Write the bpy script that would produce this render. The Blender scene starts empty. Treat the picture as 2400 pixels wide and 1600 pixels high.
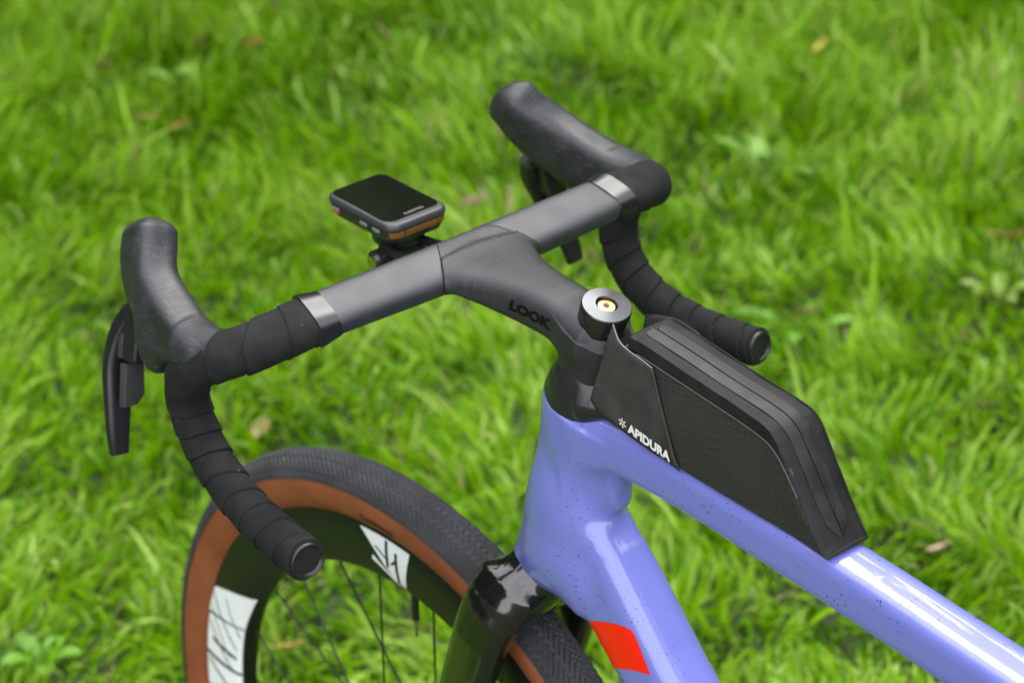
import bpy, bmesh, math, random
import numpy as np
from mathutils import Vector, Matrix, noise

random.seed(7)
RNG = np.random.default_rng(11)
SC = bpy.context.scene
COL = SC.collection

# ------------------------------------------------------------------ camera
CAM_POS = np.array([-1.53397338, 1.10234791, 1.83750758])
CAM_FW = np.array([0.68957, -0.55316, -0.46744])
CAM_RT = np.array([-0.6443, -0.76332, -0.04718])
CAM_UP = np.array([0.33071, -0.3337, 0.88276])
cd = bpy.data.cameras.new('camera')
cam = bpy.data.objects.new('camera', cd)
COL.objects.link(cam)
M = Matrix(((CAM_RT[0], CAM_UP[0], -CAM_FW[0], CAM_POS[0]),
            (CAM_RT[1], CAM_UP[1], -CAM_FW[1], CAM_POS[1]),
            (CAM_RT[2], CAM_UP[2], -CAM_FW[2], CAM_POS[2]), (0, 0, 0, 1)))
cam.matrix_world = M
cd.sensor_width = 36.0
cd.lens = 6240.2 / 2400 * 36
cd.clip_start = 0.05
cd.clip_end = 400
cd.dof.use_dof = True
cd.dof.focus_distance = 1.83
cd.dof.aperture_fstop = 8.0
SC.camera = cam

# ------------------------------------------------------------------ light
SUN_EL, SUN_AZ = math.radians(52), math.radians(-50)     # azimuth in the x-y plane
world = bpy.data.worlds.new('World')
SC.world = world
world.use_nodes = True
nt = world.node_tree
nt.nodes.clear()
out = nt.nodes.new('ShaderNodeOutputWorld')
bg = nt.nodes.new('ShaderNodeBackground')
sky = nt.nodes.new('ShaderNodeTexSky')
sky.sky_type = 'NISHITA'
sky.sun_disc = False
sky.sun_elevation = SUN_EL
sky.sun_rotation = math.radians(90) - SUN_AZ
tc = nt.nodes.new('ShaderNodeTexCoord')
nz = nt.nodes.new('ShaderNodeTexNoise')
nz.inputs['Scale'].default_value = 3.2
nz.inputs['Detail'].default_value = 8
nz.inputs['Roughness'].default_value = 0.6
cr = nt.nodes.new('ShaderNodeValToRGB')
cr.color_ramp.elements[0].position = 0.30
cr.color_ramp.elements[0].color = (0.55, 0.55, 0.55, 1)
cr.color_ramp.elements[1].position = 0.55
cr.color_ramp.elements[1].color = (1, 1, 1, 1)
mx = nt.nodes.new('ShaderNodeMixRGB')
mx.inputs[2].default_value = (11.5, 11.6, 12.0, 1)
nt.links.new(tc.outputs['Generated'], nz.inputs['Vector'])
nt.links.new(nz.outputs['Fac'], cr.inputs['Fac'])
nt.links.new(cr.outputs['Color'], mx.inputs[0])
nt.links.new(sky.outputs['Color'], mx.inputs[1])
nt.links.new(mx.outputs['Color'], bg.inputs['Color'])
bg.inputs['Strength'].default_value = 0.108
nt.links.new(bg.outputs['Background'], out.inputs['Surface'])

sd = bpy.data.lights.new('sun', 'SUN')
sd.energy = 1.3
sd.angle = math.radians(38)
sd.color = (1.0, 0.965, 0.91)
sun = bpy.data.objects.new('sun', sd)
COL.objects.link(sun)
sdir = Vector((math.cos(SUN_EL) * math.cos(SUN_AZ), math.cos(SUN_EL) * math.sin(SUN_AZ), math.sin(SUN_EL)))
sun.rotation_euler = sdir.to_track_quat('Z', 'Y').to_euler()
sun.location = (0, 0, 6)

SC.view_settings.view_transform = 'Standard'
SC.view_settings.look = 'None'
SC.view_settings.exposure = 1.4
SC.view_settings.gamma = 1.0
SC.view_settings.use_curve_mapping = False
SC.cycles.use_denoising = True
SC.cycles.max_bounces = 8

# ------------------------------------------------------------------ materials
def mat(name, base, rough=0.5, metal=0.0, coat=0.0, coat_rough=0.03, spec=0.5, sheen=0.0):
    m = bpy.data.materials.new(name)
    m.use_nodes = True
    b = m.node_tree.nodes['Principled BSDF']
    b.inputs['Base Color'].default_value = (*base, 1)
    b.inputs['Roughness'].default_value = rough
    b.inputs['Metallic'].default_value = metal
    b.inputs['Coat Weight'].default_value = coat
    b.inputs['Coat Roughness'].default_value = coat_rough
    b.inputs['Specular IOR Level'].default_value = spec
    b.inputs['Sheen Weight'].default_value = sheen
    return m

def N(m, t, **kw):
    n = m.node_tree.nodes.new(t)
    for k, v in kw.items():
        if k in n.inputs: n.inputs[k].default_value = v
        else: setattr(n, k, v)
    return n

def L(m, a, b): m.node_tree.links.new(a, b)
def bsdf(m): return m.node_tree.nodes['Principled BSDF']
def ocoord(m): return N(m, 'ShaderNodeTexCoord').outputs['Object']

def ramp(m, fac, stops):
    r = N(m, 'ShaderNodeValToRGB')
    e = r.color_ramp.elements
    while len(e) < len(stops): e.new(0.5)
    for k, (p, c) in enumerate(stops):
        e[k].position = p
        e[k].color = (*c, 1) if len(c) == 3 else c
    L(m, fac, r.inputs['Fac'])
    return r.outputs['Color']

def noise_tex(m, scale, detail=3, rough=0.5, vec=None):
    n = N(m, 'ShaderNodeTexNoise', Scale=scale, Detail=detail, Roughness=rough)
    L(m, vec if vec is not None else ocoord(m), n.inputs['Vector'])
    return n.outputs['Fac']

def bump(m, h, strength=0.3, dist=0.001):
    b = N(m, 'ShaderNodeBump', Strength=strength, Distance=dist)
    L(m, h, b.inputs['Height'])
    L(m, b.outputs['Normal'], bsdf(m).inputs['Normal'])
    return b

def vary(m, c0, c1, scale, detail=4, lo=0.35, hi=0.65, rr=None):
    f = noise_tex(m, scale, detail)
    L(m, ramp(m, f, [(lo, c0), (hi, c1)]), bsdf(m).inputs['Base Color'])
    if rr:
        L(m, ramp(m, f, [(lo, (rr[0],) * 3), (hi, (rr[1],) * 3)]), bsdf(m).inputs['Roughness'])
    return f

MT = {}
# lavender paint with fine dark speckles
m = mat('lavender_paint', (0.152, 0.172, 0.52), 0.34, coat=1.0, coat_rough=0.035)
vo = N(m, 'ShaderNodeTexVoronoi', Scale=300.0)
L(m, ocoord(m), vo.inputs['Vector'])
sep = N(m, 'ShaderNodeSeparateColor')
L(m, vo.outputs['Color'], sep.inputs['Color'])
# speckle radius varies from cell to cell, most cells have none
r0 = N(m, 'ShaderNodeMath', operation='SUBTRACT'); r0.inputs[1].default_value = 0.16
L(m, sep.outputs['Red'], r0.inputs[0])
r1 = N(m, 'ShaderNodeMath', operation='MULTIPLY'); r1.inputs[1].default_value = 0.25
L(m, r0.outputs[0], r1.inputs[0])
cl = noise_tex(m, 22, 2)
cm = N(m, 'ShaderNodeMath', operation='MULTIPLY')
L(m, r1.outputs[0], cm.inputs[0])
L(m, ramp(m, cl, [(0.36, (0.35, 0.35, 0.35)), (0.64, (1.35, 1.35, 1.35))]), cm.inputs[1])
lt = N(m, 'ShaderNodeMath', operation='LESS_THAN')
L(m, vo.outputs['Distance'], lt.inputs[0])
L(m, cm.outputs[0], lt.inputs[1])
mr = N(m, 'ShaderNodeMixRGB')
mr.inputs[1].default_value = (0.152, 0.172, 0.52, 1)
mr.inputs[2].default_value = (0.040, 0.038, 0.17, 1)
L(m, lt.outputs[0], mr.inputs[0])
L(m, mr.outputs[0], bsdf(m).inputs['Base Color'])
MT['paint'] = m
MT['red'] = mat('red_decal', (0.80, 0.006, 0.001), 0.4, coat=0.3)
m = mat('matte_black_carbon', (0.035, 0.036, 0.042), 0.44, spec=0.5)
vary(m, (0.024, 0.0255, 0.030), (0.032, 0.033, 0.038), 40, rr=(0.43, 0.5))
MT['carbon'] = m
m = mat('stem_black', (0.03, 0.03, 0.032), 0.46)
vary(m, (0.017, 0.0175, 0.019), (0.024, 0.0245, 0.027), 60, rr=(0.50, 0.58))
MT['stem'] = m
MT['print_black'] = mat('dark_print', (0.002, 0.002, 0.002), 0.6, spec=0.2)
m = mat('hood_rubber', (0.034, 0.034, 0.037), 0.5)
f = vary(m, (0.015, 0.016, 0.018), (0.026, 0.027, 0.030), 55, rr=(0.42, 0.55))
bump(m, noise_tex(m, 2600, 2), 0.15, 0.0003)
MT['rubber'] = m
m = mat('bar_tape_foam', (0.02, 0.02, 0.021), 0.85, spec=0.3)
f1 = noise_tex(m, 2200, 3, 0.7)
f2 = noise_tex(m, 60, 4)
mul = N(m, 'ShaderNodeMixRGB', blend_type='MULTIPLY'); mul.inputs[0].default_value = 0.8
L(m, ramp(m, f2, [(0.4, (0.0065, 0.0068, 0.007)), (0.74, (0.015, 0.015, 0.015))]), mul.inputs[1])
L(m, ramp(m, f1, [(0.3, (0.6, 0.6, 0.6)), (0.7, (1.5, 1.5, 1.5))]), mul.inputs[2])
L(m, mul.outputs[0], bsdf(m).inputs['Base Color'])
bump(m, f1, 0.35, 0.0005)
MT['tape'] = m
def specks(m, scale, thr, col, amount=.8):
    b_ = bsdf(m).inputs['Base Color']
    src = b_.links[0].from_socket
    v_ = N(m, 'ShaderNodeTexVoronoi', Scale=scale)
    L(m, ocoord(m), v_.inputs['Vector'])
    sp = N(m, 'ShaderNodeSeparateColor'); L(m, v_.outputs['Color'], sp.inputs['Color'])
    a_ = N(m, 'ShaderNodeMath', operation='MULTIPLY'); a_.inputs[1].default_value = thr; L(m, sp.outputs['Green'], a_.inputs[0])
    b2 = N(m, 'ShaderNodeMath', operation='LESS_THAN'); L(m, v_.outputs['Distance'], b2.inputs[0]); L(m, a_.outputs[0], b2.inputs[1])
    c_ = N(m, 'ShaderNodeMath', operation='GREATER_THAN'); c_.inputs[1].default_value = .62; L(m, sp.outputs['Blue'], c_.inputs[0])
    d_ = N(m, 'ShaderNodeMath', operation='MULTIPLY'); L(m, b2.outputs[0], d_.inputs[0]); L(m, c_.outputs[0], d_.inputs[1])
    e_ = N(m, 'ShaderNodeMath', operation='MULTIPLY'); e_.inputs[1].default_value = amount; L(m, d_.outputs[0], e_.inputs[0])
    x_ = N(m, 'ShaderNodeMixRGB'); x_.inputs[2].default_value = (*col, 1)
    L(m, e_.outputs[0], x_.inputs[0]); L(m, src, x_.inputs[1]); L(m, x_.outputs[0], b_)
specks(MT['tape'], 95, .10, (.12, .115, .10))
specks(MT['rubber'], 80, .08, (.16, .155, .14))
m = MT['rubber']
mp = N(m, 'ShaderNodeMapping'); mp.inputs['Scale'].default_value = (45, 500, 500); mp.inputs['Rotation'].default_value = (0, .5, .25)
L(m, ocoord(m), mp.inputs['Vector'])
nz2 = N(m, 'ShaderNodeTexNoise', Scale=1.0, Detail=3.0); L(m, mp.outputs[0], nz2.inputs['Vector'])
b_ = bsdf(m).inputs['Base Color']; src = b_.links[0].from_socket
x_ = N(m, 'ShaderNodeMixRGB'); x_.inputs[2].default_value = (.085, .086, .09, 1)
L(m, ramp(m, nz2.outputs['Fac'], [(.58, (0, 0, 0)), (.75, (.6, .6, .6))]), x_.inputs[0]); L(m, src, x_.inputs[1]); L(m, x_.outputs[0], b_)
m = mat('glossy_finishing_tape', (0.008, 0.008, 0.009), 0.26, coat=0.2, coat_rough=0.2)
wv = N(m, 'ShaderNodeTexNoise', Scale=1.0, Detail=4)
mp = N(m, 'ShaderNodeMapping'); mp.inputs['Scale'].default_value = (4, 620, 4)
L(m, ocoord(m), mp.inputs['Vector']); L(m, mp.outputs[0], wv.inputs['Vector'])
bump(m, wv.outputs['Fac'], 0.17, 0.0004)
MT['fintape'] = m
MT['gloss'] = mat('gloss_black_carbon', (0.006, 0.006, 0.006), 0.14, coat=1.0, coat_rough=0.09)
MT['plastic'] = mat('black_plastic', (0.011, 0.011, 0.012), 0.36)
MT['paddle'] = mat('charcoal_plastic', (0.035, 0.035, 0.038), 0.55)
m = mat('headset_plastic', (0.018, 0.018, 0.019), 0.24)
MT['headset'] = m
m = mat('brushed_steel', (0.095, 0.097, 0.102), 0.28, metal=1.0)
b = bsdf(m); b.inputs['Anisotropic'].default_value = 0.85
tg = N(m, 'ShaderNodeTangent', direction_type='RADIAL', axis='Z')
L(m, tg.outputs[0], b.inputs['Tangent'])
MT['steel'] = m
MT['silver'] = mat('silver_metal', (0.7, 0.68, 0.62), 0.2, metal=1.0)
MT['gold'] = mat('gold_bolt', (0.45, 0.25, 0.11), 0.25, metal=1.0)
MT['capside'] = mat('black_anodised', (0.012, 0.012, 0.013), 0.15, coat=0.5)
MT['holeshade'] = mat('socket_shade', (0.06, 0.02, 0.008), 0.6)  # shade inside the bolt socket, given as a dark colour
# tyre
m = mat('tread_rubber', (0.05, 0.05, 0.055), 0.75)
vary(m, (0.020, 0.021, 0.024), (0.044, 0.045, 0.050), 30, lo=0.3, hi=0.75)
bump(m, noise_tex(m, 900, 3), 0.3, 0.0006)
specks(m, 70, .12, (.22, .20, .16))
MT['tread'] = m
m = mat('brown_sidewall', (0.25, 0.07, 0.024), 0.6)
vary(m, (0.185, 0.045, 0.015), (0.25, 0.075, 0.030), 24, lo=0.35, hi=0.7)
MT['sidewall'] = m
MT['rim'] = mat('rim_black', (0.009, 0.009, 0.009), 0.3, coat=0.0, spec=0.32)
MT['white'] = mat('white_decal', (0.76, 0.78, 0.80), 0.4)
MT['spoke'] = mat('black_spoke', (0.015, 0.015, 0.016), 0.3, metal=0.3)
# bag
m = mat('bag_top_fabric', (0.022, 0.022, 0.023), 0.66, spec=0.3)
f1 = noise_tex(m, 1800, 2)
f2 = noise_tex(m, 45, 5, 0.65)
L(m, ramp(m, f2, [(0.35, (0.0055, 0.0055, 0.006)), (0.75, (0.016, 0.016, 0.0155))]), bsdf(m).inputs['Base Color'])
bump(m, f1, 0.3, 0.0004)
MT['bagtop'] = m
m = mat('bag_wing_fabric', (0.035, 0.035, 0.035), 0.65)
wt = N(m, 'ShaderNodeTexWave', Scale=260.0, Distortion=0.4, bands_direction='DIAGONAL')
L(m, ocoord(m), wt.inputs['Vector'])
f2 = noise_tex(m, 38, 5, 0.65)
mul = N(m, 'ShaderNodeMixRGB', blend_type='MULTIPLY'); mul.inputs[0].default_value = 0.7
L(m, ramp(m, f2, [(0.32, (0.018, 0.018, 0.018)), (0.72, (0.052, 0.051, 0.048))]), mul.inputs[1])
L(m, ramp(m, wt.outputs['Fac'], [(0.2, (0.55, 0.55, 0.55)), (0.8, (1.3, 1.3, 1.3))]), mul.inputs[2])
L(m, mul.outputs[0], bsdf(m).inputs['Base Color'])
bump(m, wt.outputs['Fac'], 0.4, 0.0004)
specks(m, 110, .09, (.2, .19, .17))
MT['bagwing'] = m
# ripstop side: woven ground, dark grid threads, a few yellowish cells where the lining shows through
m = mat('bag_ripstop_fabric', (0.03, 0.03, 0.028), 0.6)
oc = ocoord(m)
mp = N(m, 'ShaderNodeMapping'); mp.inputs['Rotation'].default_value = (0, math.radians(-7), 0)
mp.inputs['Scale'].default_value = (1 / 0.0062, 1.0, 1 / 0.0068)
L(m, oc, mp.inputs['Vector'])
sx = N(m, 'ShaderNodeSeparateXYZ'); L(m, mp.outputs[0], sx.inputs[0])
def math_(op, a, b=None):
    n = N(m, 'ShaderNodeMath', operation=op)
    for k, v in enumerate((a, b)):
        if v is None: continue
        if isinstance(v, (int, float)): n.inputs[k].default_value = v
        else: L(m, v, n.inputs[k])
    return n.outputs[0]
gx = math_('FRACT', sx.outputs['X']); gz = math_('FRACT', sx.outputs['Z'])
lx = math_('LESS_THAN', gx, 0.11); lz = math_('LESS_THAN', gz, 0.13)
line = math_('MAXIMUM', lx, lz)
w1 = N(m, 'ShaderNodeTexWave', Scale=330.0, Distortion=0.6, bands_direction='DIAGONAL'); L(m, oc, w1.inputs['Vector'])
w2 = N(m, 'ShaderNodeTexNoise', Scale=950.0, Detail=2.0); L(m, oc, w2.inputs['Vector'])
wv_ = math_('MULTIPLY', w1.outputs['Fac'], w2.outputs['Fac'])
cellx = math_('FLOOR', sx.outputs['X']); cellz = math_('FLOOR', sx.outputs['Z'])
cv = N(m, 'ShaderNodeCombineXYZ'); L(m, cellx, cv.inputs[0]); L(m, cellz, cv.inputs[2])
wn = N(m, 'ShaderNodeTexWhiteNoise', noise_dimensions='3D'); L(m, cv.outputs[0], wn.inputs['Vector'])
so = N(m, 'ShaderNodeSeparateXYZ'); L(m, oc, so.inputs[0])
inz = math_('LESS_THAN', so.outputs['Z'], 0.918); inx = math_('LESS_THAN', so.outputs['X'], -0.43)
yel = math_('MULTIPLY', math_('MULTIPLY', inz, inx), math_('GREATER_THAN', wn.outputs['Value'], 0.66))
base = ramp(m, wv_, [(0.1, (0.010, 0.010, 0.010)), (0.6, (0.055, 0.055, 0.05))])
my = N(m, 'ShaderNodeMixRGB'); my.inputs[2].default_value = (0.095, 0.085, 0.02, 1)
L(m, math_('MULTIPLY', yel, 0.75), my.inputs[0]); L(m, base, my.inputs[1])
ml = N(m, 'ShaderNodeMixRGB'); ml.inputs[2].default_value = (0.005, 0.005, 0.005, 1)
L(m, math_('MULTIPLY', line, ramp(m, noise_tex(m, 26, 3), [(.38, (.25, .25, .25)), (.6, (.85, .85, .85))])), ml.inputs[0]); L(m, my.outputs[0], ml.inputs[1])
L(m, ml.outputs[0], bsdf(m).inputs['Base Color'])
bump(m, wv_, 0.5, 0.0005)
MT['ripstop'] = m
m = mat('zip_rubber', (0.02, 0.02, 0.021), 0.5, spec=.35)
vary(m, (0.009, 0.009, 0.0095), (0.020, 0.020, 0.020), 50, rr=(0.45, 0.6))
MT['zip'] = m
MT['thread'] = mat('frayed_grey_thread', (0.25, 0.24, 0.23), 0.8)
MT['seam'] = mat('seam_thread', (0.07, 0.07, 0.068), 0.8)
MT['logo'] = mat('white_print', (0.72, 0.71, 0.69), 0.6)
# computer
MT['case'] = mat('computer_case', (0.016, 0.016, 0.017), 0.38)
MT['bezel'] = mat('computer_bezel', (0.032, 0.032, 0.036), 0.42)
MT['glass'] = mat('screen_glass', (0.006, 0.007, 0.005), 0.07, spec=0.5)
MT['amber'] = mat('amber_button', (0.19, 0.082, 0.02), 0.35)
MT['greybtn'] = mat('grey_button', (0.17, 0.17, 0.185), 0.4)
MT['redbtn'] = mat('red_button', (0.6, 0.03, 0.02), 0.4)

# ------------------------------------------------------------------ object helpers
def link(name, me, parent=None, m=None, smooth=None):
    o = bpy.data.objects.new(name, me)
    COL.objects.link(o)
    if parent: o.parent = parent
    if m is not None: me.materials.append(m)
    n = len(me.polygons)
    if n:
        me.polygons.foreach_set('use_smooth', [True] * n)
        if smooth is not None: me.set_sharp_from_angle(angle=math.radians(smooth))
    me.update()
    return o

def mesh(name, V, F, parent=None, m=None, smooth=None, fix=False):
    me = bpy.data.meshes.new(name)
    me.from_pydata([tuple(map(float, v)) for v in V], [], [tuple(map(int, f)) for f in F])
    if fix:
        bm = bmesh.new(); bm.from_mesh(me)
        bmesh.ops.recalc_face_normals(bm, faces=bm.faces)
        bm.to_mesh(me); bm.free()
    return link(name, me, parent, m, smooth)

def empty(name, loc=(0, 0, 0), parent=None):
    o = bpy.data.objects.new(name, None)
    COL.objects.link(o); o.location = loc
    o.empty_display_size = 0.05
    if parent: o.parent = parent
    return o

def tag(o, label=None, cat=None, group=None, kind=None):
    for k, v in (('label', label), ('category', cat), ('group', group), ('kind', kind)):
        if v: o[k] = v
    return o

def crom(P, n):
    """Catmull-Rom resample of control rows (position and any other columns)"""
    P = np.asarray(P, float)
    Q = np.vstack([2 * P[0] - P[1], P, 2 * P[-1] - P[-2]])
    outp = []
    k = len(P) - 1
    for t in np.linspace(0, k, n):
        i = min(int(t), k - 1); u = t - i
        a, b, c, d = Q[i], Q[i + 1], Q[i + 2], Q[i + 3]
        outp.append(0.5 * (2 * b + (c - a) * u + (2 * a - 5 * b + 4 * c - d) * u * u + (3 * b - a - 3 * c + d) * u ** 3))
    return np.array(outp)

def unit(v): return v / np.maximum(np.linalg.norm(v, axis=-1, keepdims=True), 1e-12)

# ---- implicit surfaces -> mesh (smooth unions give the moulded fillets)
def loft_sdf(pts, a, b, lat, nexp=2.0, cap=0.01, samples=14):
    rows = np.column_stack([np.asarray(pts, float), a, b])
    S = crom(rows, samples)
    C_ = S[:, :3]
    T_ = np.gradient(C_, axis=0) if len(C_) > 2 else np.repeat((C_[1:] - C_[:1]), 2, 0)
    T_ = T_ / np.linalg.norm(T_, axis=1)[:, None]
    lat = np.asarray(lat, float)
    def f(P):
        best = np.full(len(P), 1e9)
        last = len(S) - 2
        for i in range(len(S) - 1):
            d0 = (P - C_[i]) @ T_[i]
            d1 = (C_[i + 1] - P) @ T_[i + 1]
            s = np.clip(d0 / np.where(np.abs(d0 + d1) < 1e-7, 1e-7, d0 + d1), 0, 1)
            s = np.where(d0 < 0, 0, np.where(d1 < 0, 1, s))
            ow = np.where(d0 < 0, d0, np.where(d1 < 0, -d1, 0))
            tt = T_[i] + s[:, None] * (T_[i + 1] - T_[i])
            u = lat - tt * (tt @ lat)[:, None]
            u = u / np.linalg.norm(u, axis=1)[:, None]
            v = np.cross(tt, u)
            ha = S[i, 3] * (1 - s) + S[i + 1, 3] * s
            hb = S[i, 4] * (1 - s) + S[i + 1, 4] * s
            q = P - (C_[i] + s[:, None] * (C_[i + 1] - C_[i]))
            qu, qv = (q * u).sum(1), (q * v).sum(1)
            k2 = (np.abs(qu / ha) ** nexp + np.abs(qv / hb) ** nexp) ** (1 / nexp)
            c = cap if i in (0, last) else np.minimum(ha, hb)
            if i == 0 and last > 0: c = np.where(d1 < 0, np.minimum(ha, hb), cap)
            if i == last and last > 0: c = np.where(d0 < 0, np.minimum(ha, hb), cap)
            k = np.sqrt(k2 ** 2 + (ow / c) ** 2) + 1e-9
            r = np.sqrt(qu ** 2 + qv ** 2 + ow ** 2)
            best = np.minimum(best, np.where(k < 0.3, (k - 1) * np.minimum(ha, hb), r * (1 - 1 / k)))
        return best
    return f

def smin(a, b, k):
    h = np.maximum(k - np.abs(a - b), 0) / k
    return np.minimum(a, b) - h * h * k * 0.25
def smax(a, b, k): return -smin(-a, -b, k)

def surface(f, lo, hi, h, proj=2):
    lo, hi = np.array(lo, float), np.array(hi, float)
    B = 5
    nb = np.ceil((hi - lo) / (h * B)).astype(int)
    n = nb * B + 1
    F = np.full(n, 1.0)
    # coarse blocks, then only the blocks near the surface
    ci = np.stack(np.meshgrid(*[np.arange(k) for k in nb], indexing='ij'), -1).reshape(-1, 3)
    cc = lo + (ci + 0.5) * B * h
    fc = f(cc)
    near = np.abs(fc) < B * h * 1.55
    Fb = np.sign(fc).reshape(nb)
    F[:-1, :-1, :-1] = np.repeat(np.repeat(np.repeat(Fb, B, 0), B, 1), B, 2)
    F[-1], F[:, -1], F[:, :, -1] = 1, 1, 1
    mask = np.zeros(n, bool)
    off = np.stack(np.meshgrid(*[np.arange(B + 1)] * 3, indexing='ij'), -1).reshape(-1, 3)
    idx = (ci[near][:, None, :] * B + off[None]).reshape(-1, 3)
    mask[idx[:, 0], idx[:, 1], idx[:, 2]] = True
    I = np.argwhere(mask)
    F[I[:, 0], I[:, 1], I[:, 2]] = f(lo + I * h)
    S = F < 0
    c = S[:-1, :-1, :-1].astype(np.int8)
    tot = sum(S[i:n[0] - 1 + i, j:n[1] - 1 + j, k:n[2] - 1 + k].astype(np.int8) for i in (0, 1) for j in (0, 1) for k in (0, 1))
    A = np.argwhere((tot > 0) & (tot < 8))
    vid = np.full(n - 1, -1); vid[A[:, 0], A[:, 1], A[:, 2]] = np.arange(len(A))
    acc = np.zeros((len(A), 3)); cnt = np.zeros(len(A))
    cor = [(i, j, k) for i in (0, 1) for j in (0, 1) for k in (0, 1)]
    for p in cor:
        for ax in range(3):
            if p[ax]: continue
            q = list(p); q[ax] = 1
            fa = F[A[:, 0] + p[0], A[:, 1] + p[1], A[:, 2] + p[2]]
            fb = F[A[:, 0] + q[0], A[:, 1] + q[1], A[:, 2] + q[2]]
            x = (fa < 0) != (fb < 0)
            t = fa[x] / (fa[x] - fb[x])
            pos = np.tile(np.array(p, float), (x.sum(), 1)); pos[:, ax] = t
            acc[x] += pos; cnt[x] += 1
    V = lo + (A + acc / cnt[:, None]) * h
    e = h * 0.2
    for _ in range(proj):
        f0 = f(V)
        g = np.stack([(f(V + e * np.eye(3)[k]) - f0) / e for k in range(3)], 1)
        st = f0[:, None] * g / np.maximum((g * g).sum(1, keepdims=True), 0.05)
        ln = np.linalg.norm(st, axis=1, keepdims=True)
        V = V - st * np.minimum(1, 0.6 * h / np.maximum(ln, 1e-12))
    Q = []
    for ax in range(3):
        o1, o2 = [(1, 2), (2, 0), (0, 1)][ax]
        sl0 = [slice(None)] * 3; sl1 = [slice(None)] * 3
        sl0[ax] = slice(0, -1); sl1[ax] = slice(1, None)
        E = np.argwhere(S[tuple(sl0)] != S[tuple(sl1)])
        E = E[(E[:, o1] > 0) & (E[:, o2] > 0) & (E[:, o1] < n[o1] - 1) & (E[:, o2] < n[o2] - 1)]
        ins = S[E[:, 0], E[:, 1], E[:, 2]]
        def cell(d1, d2):
            X = E.copy(); X[:, o1] -= d1; X[:, o2] -= d2
            return vid[X[:, 0], X[:, 1], X[:, 2]]
        q = np.stack([cell(1, 1), cell(0, 1), cell(0, 0), cell(1, 0)], 1)
        q[~ins] = q[~ins][:, ::-1]
        Q.append(q)
    Q = np.vstack(Q)
    return V, Q[(Q >= 0).all(1)]

def np_mesh(name, V, Q, parent=None, m=None, smooth=None):
    me = bpy.data.meshes.new(name)
    me.vertices.add(len(V)); me.vertices.foreach_set('co', np.asarray(V, np.float32).ravel())
    k = Q.shape[1]
    me.loops.add(len(Q) * k); me.loops.foreach_set('vertex_index', Q.astype(np.int32).ravel())
    me.polygons.add(len(Q)); me.polygons.foreach_set('loop_start', np.arange(0, len(Q) * k, k, dtype=np.int32))
    me.update(calc_edges=True); me.validate()
    return link(name, me, parent, m, smooth)

def sdf_obj(name, f, lo, hi, h, parent=None, m=None):
    V, Q = surface(f, lo, hi, h)
    return np_mesh(name, V, Q, parent, m)

def project(f, X, direction, off, rng=0.08):
    """move points X (N,3) along 'direction' on to the first f=0 met, raised by off"""
    X = np.asarray(X, float); dv = np.atleast_2d(np.asarray(direction, float))
    t = np.zeros(len(X))
    for _ in range(60):
        d = f(X + t[:, None] * dv)
        t = t + np.clip(d - off, -0.01, 0.01) * 0.8
    return X + t[:, None] * dv

# ---- swept tubes with superellipse section
def frames(C):
    T = unit(np.gradient(C, axis=0))
    return T

def sweep(C, A, Bv, e1_0, nexp=None, nseg=40, rfun=None, caps=True):
    """C centres, A/Bv half sizes along e1/e2; parallel-transported frame; rfun(i, phi array) adds to the radius"""
    T = frames(C)
    e1 = np.array(e1_0, float)
    V = []
    ph = np.linspace(0, 2 * np.pi, nseg, endpoint=False)
    for i in range(len(C)):
        e1 = unit(e1 - T[i] * (e1 @ T[i]))
        e2 = np.cross(T[i], e1)
        ne = 2.0 if nexp is None else nexp[i]
        c, s = np.cos(ph), np.sin(ph)
        k = (np.abs(c) ** ne + np.abs(s) ** ne) ** (-1 / ne)
        x, y = A[i] * c * k, Bv[i] * s * k
        if rfun is not None:
            d = rfun(i, ph)
            l = np.hypot(x, y)
            x, y = x * (1 + d / l), y * (1 + d / l)
        V.append(C[i] + np.outer(x, e1) + np.outer(y, e2))
    V = np.vstack(V)
    F = []
    n = len(C)
    i, j = np.meshgrid(np.arange(n - 1), np.arange(nseg), indexing='ij')
    j2 = (j + 1) % nseg
    F = np.stack([i * nseg + j, i * nseg + j2, (i + 1) * nseg + j2, (i + 1) * nseg + j], -1).reshape(-1, 4).tolist()
    if caps:
        F.append(list(range(nseg))[::-1]); F.append([(n - 1) * nseg + q for q in range(nseg)])
    return V, F

def tube(name, pts, r, parent, m, nseg=12, n=None, smooth=40):
    C = crom(pts, n or max(2, len(pts) * 4)) if len(pts) > 2 else np.array(pts, float)
    t = unit(C[1] - C[0]); e = np.cross(t, [0.3, 0.5, 0.8])
    rr = np.full(len(C), r) if np.isscalar(r) else np.interp(np.linspace(0, 1, len(C)), np.linspace(0, 1, len(r)), r)
    V, F = sweep(C, rr, rr, e, nseg=nseg)
    return mesh(name, V, F, parent, m, smooth, fix=True)

def lathe(name, prof, origin, axis, parent, m, nseg=48, smooth=35):
    """prof: list of (radius, height along axis)"""
    axis = unit(np.array(axis, float)); u = unit(np.cross(axis, [0, 1, 0.01])); v = np.cross(axis, u)
    V, F = [], []
    for r, hgt in prof:
        for k in range(nseg):
            a = 2 * np.pi * k / nseg
            V.append(np.array(origin) + axis * hgt + (u * np.cos(a) + v * np.sin(a)) * max(r, 1e-5))
    for i in range(len(prof) - 1):
        for k in range(nseg):
            k2 = (k + 1) % nseg
            F.append((i * nseg + k, i * nseg + k2, (i + 1) * nseg + k2, (i + 1) * nseg + k))
    return mesh(name, V, F, parent, m, smooth, fix=True)

def mirror_y(o, name, parent):
    me = o.data.copy()
    me.transform(Matrix.Scale(-1, 4, (0, 1, 0))); me.flip_normals()
    c = bpy.data.objects.new(name, me); COL.objects.link(c); c.parent = parent
    return c

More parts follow.
